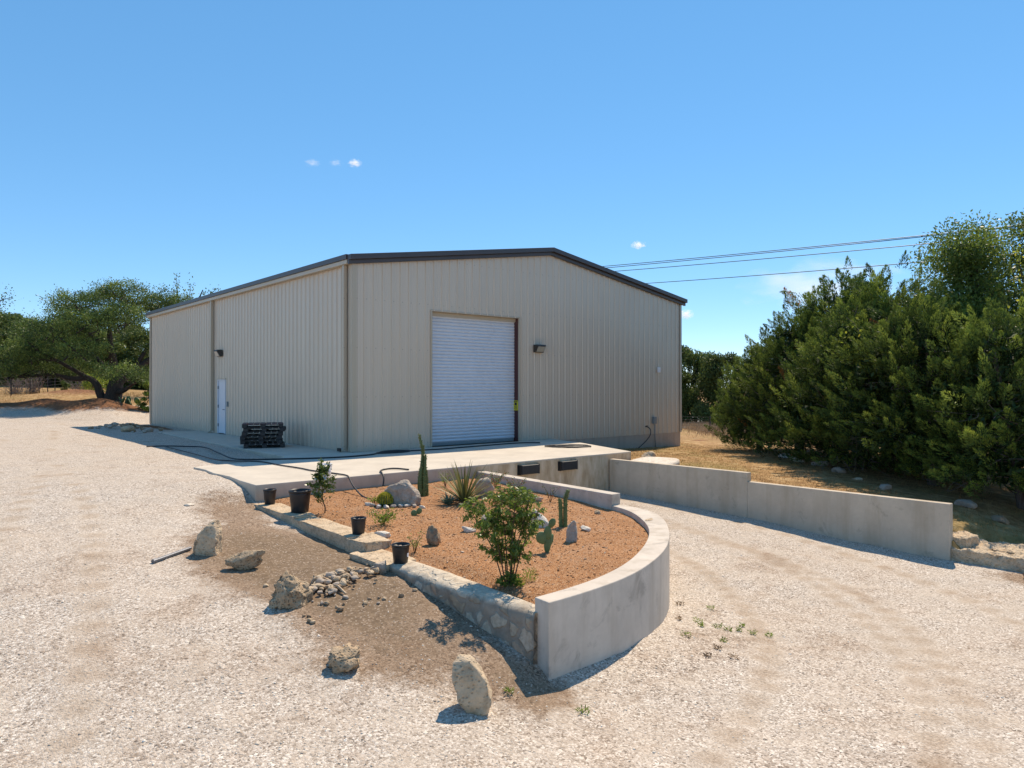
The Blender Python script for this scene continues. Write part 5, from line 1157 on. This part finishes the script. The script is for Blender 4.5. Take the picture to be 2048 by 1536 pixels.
# shrubs in the grass, juniper bush by the warehouse corner, prickly pear at the oak
x,y = wpt(300,820,43); bushy('juniper_bush',(x,y,hz(x,y)),2.1,.8,420,M['juniper'],'dark juniper bush at the far corner of the warehouse','bush',None,5000,(.08,.14),.0)
x,y = wpt(186,795,58); bushy('grass_shrub',(x,y,hz(x,y)),2.3,1.7,421,M['yellowleaf'],'yellow green shrub in the dry grass left of the oak','bush',None,2600,(.12,.2),.1)
x,y = wpt(130,800,60); bushy('grass_shrub',(x,y,hz(x,y)),1.2,.6,422,M['farleaf'],'little dark bush in the dry grass by the spoil heap','bush',None,2000,(.1,.16),.0)
for px,d_,h,lab in ((66,60,2.3,'leafless brown bush in the dry grass by the fence'),(30,58,1.6,'smaller leafless bush at the left of the fence'),(160,62,1.9,'leafless bush behind the spoil heap')):
    x,y = wpt(px,795,d_); mb = MB()
    for k in range(60):
        a = rng.uniform(0,2*PI); l = h*rng.uniform(.5,1); q = np.array([math.cos(a)*l*.5,math.sin(a)*l*.5,l]); q = q*np.array([rng.uniform(.2,2.0),rng.uniform(.2,2.0),1]); limb(mb,[(rng.normal(0,.25),rng.normal(0,.25),-.1),q*.5+rng.normal(0,.25,3),q+rng.normal(0,.2,3)],.022,.005,4)
    o = mb.build('bare_bush',M['dead'],loc=(x,y,hz(x,y))); tag(o,lab,'bush')
x,y = wpt(248,808,44); T = empty('prickly_pear',(x,y,hz(x,y)),R(CR),'far prickly pear clump at the foot of the oak','cactus')
for k in range(12):
    V,F = ico(2); V = V*np.array([.17,.04,.22]); V = V@np.array(Euler((rng.normal(0,.3),rng.normal(0,.6),rng.uniform(0,3))).to_matrix()).T+np.array([rng.normal(0,.35),rng.normal(0,.2),.2+rng.uniform(0,.6)]); mesh_np('pad',V,F,M['pad'],T,smooth=True)
# trees right of the warehouse
G8 = 'trees beyond the road on the right'
for i,(px,d_,h,r,lab) in enumerate([(1340,66,7.6,3.4,'dark tree beyond the road behind the warehouse corner'),(1392,68,7.5,3.4,'dark tree beyond the road right of the warehouse'),(1445,64,6.9,3.2,'dark tree beyond the road behind the smallest juniper'),(1510,72,7.8,3.6,'tree beyond the road hidden by the junipers'),(1600,74,8.5,4,'tree beyond the road behind the juniper row'),(1720,78,8.5,4,'rear tree beyond the road behind the tall junipers'),(1260,75,7,4,'tree behind the warehouse roof end')]):
    x,y = wpt(px,838,d_); o = copy_tree(ptree[i%3],(x,y,hz(x,y)-.1),i*2.1,(r/4.8,r/4.8,h/8),lab); o['group'] = G8

# fences
def fence(name, pts, h, label, step, wires):
    T = empty(name,(0,0,0),0,label,'fence'); tops = []
    for a,b in zip(pts[:-1],pts[1:]):
        a = np.array(a); b = np.array(b); n = max(1,int(np.linalg.norm(b-a)/step))
        for k in range(n): tops.append(a+(b-a)*k/n)
    tops.append(np.array(pts[-1]))
    for p in tops:
        z = hz(*p); mb = MB(); mb.box(p[0]-.035,p[0]+.035,p[1]-.035,p[1]+.035,z-.3,z+h); mb.build('post',M['post'],T)
    for wz in wires:
        mb = MB(); mb.tube([(p[0],p[1]-.04,hz(*p)+wz) for p in tops],.008,4); mb.build('wire',M['post'],T)
fence('wire_fence',[wpt(-60,790,52),wpt(22,790,54),wpt(60,790,58),wpt(110,785,68),wpt(200,780,76)],1.55,'wire fence on thin dark posts across the left grass',3.6,(.3,.6,.9,1.2,1.45))
fence('wire_fence',[wpt(1330,857,50),wpt(1363,857,50),wpt(1420,858,50),wpt(1500,860,49)],1.0,'wire fence beside the road at the right of the warehouse',2.2,(.15,.35,.55,.75,.95))

# power lines
def wpt3(px,py,d): x,y = wpt(px,py,d); return np.array([x,y,1.87+(774-py)/1425*d])
for (a,b,lab) in [((1215,532,50),(1900,466,36),'topmost power line crossing above the junipers'),((1215,535.5,50),(1900,468.5,36),'second power line just under the topmost'),((1225,543,50),(1900,484,36),'third power line below the close pair'),((1290,567,50),(1900,520,36),'lowest power line running behind the juniper tops')]:
    A = wpt3(*a); Bp = wpt3(*b); dr = Bp-A; A2 = A-dr*1.3; B2 = Bp+dr*1.2
    P = [A2+(B2-A2)*t+np.array([0,0,-2.2*(t*(1-t))+2.2*.235]) for t in np.linspace(0,1,40)]
    mb = MB(); mb.tube(P,.022,5); o = mb.build('power_line',M['wire'],smooth=True); tag(o,lab,'power line','overhead power lines')

# small fair-weather clouds
def mat_cloud(name, dens):
    m = bpy.data.materials.new(name); m.use_nodes = True; t = m.node_tree; t.nodes.clear(); o = t.nodes.new('ShaderNodeOutputMaterial'); p = t.nodes.new('ShaderNodeVolumePrincipled')
    p.inputs['Color'].default_value = (1,1,1,1); p.inputs['Anisotropy'].default_value = .3
    tc = t.nodes.new('ShaderNodeTexCoord'); ln = t.nodes.new('ShaderNodeVectorMath'); ln.operation = 'LENGTH'; t.links.new(tc.outputs['Object'],ln.inputs[0])
    nz = t.nodes.new('ShaderNodeTexNoise'); nz.inputs['Scale'].default_value = 2.4; nz.inputs['Detail'].default_value = 5; oi = t.nodes.new('ShaderNodeObjectInfo'); ad = t.nodes.new('ShaderNodeVectorMath'); ad.operation = 'ADD'
    t.links.new(tc.outputs['Object'],ad.inputs[0]); t.links.new(oi.outputs['Location'],ad.inputs[1]); t.links.new(ad.outputs[0],nz.inputs['Vector'])
    a = t.nodes.new('ShaderNodeMath'); a.operation = 'MULTIPLY_ADD'; a.inputs[1].default_value = 2.2; a.inputs[2].default_value = -.3; t.links.new(nz.outputs[0],a.inputs[0])
    b = t.nodes.new('ShaderNodeMath'); b.operation = 'SUBTRACT'; t.links.new(a.outputs[0],b.inputs[0]); t.links.new(ln.outputs['Value'],b.inputs[1])
    c = t.nodes.new('ShaderNodeMath'); c.operation = 'MULTIPLY'; c.use_clamp = False; c.inputs[1].default_value = dens; d = t.nodes.new('ShaderNodeMath'); d.operation = 'MAXIMUM'; d.inputs[1].default_value = 0
    t.links.new(b.outputs[0],c.inputs[0]); t.links.new(c.outputs[0],d.inputs[0]); t.links.new(d.outputs[0],p.inputs['Density']); t.links.new(p.outputs[0],o.inputs['Volume']); return m
mc1 = mat_cloud('thin_cloud',.03); mc2 = mat_cloud('dense_cloud',.14); mc3 = mat_cloud('wisp_cloud',.007)
Vc,Fc = ico(3)
for (px,py,w_,h_,m,lab) in [(624,325,19,9,mc1,'faint wispy cloud, left of the three small clouds'),(671,325,16,8,mc1,'faint wispy cloud, middle of the three small clouds'),(709,326,16,9,mc2,'brightest of the three small clouds'),(1277,490,17,9,mc2,'small white cloud above the right roof slope'),(1372,629,18,12,mc2,'bright white cloud just right of the roof end'),(1640,575,170,62,mc3,'long faint wisp of cloud low above the junipers')]:
    D_ = 1500; p = wpt3(px,py,D_); k = D_/1425
    o = mesh_np('cloud',Vc,Fc,m,smooth=True,loc=p,rot=(0,0,R(CR))); o.scale = (w_*k,w_*k*.8,h_*k); tag(o,lab,'cloud','small clouds in the blue sky')
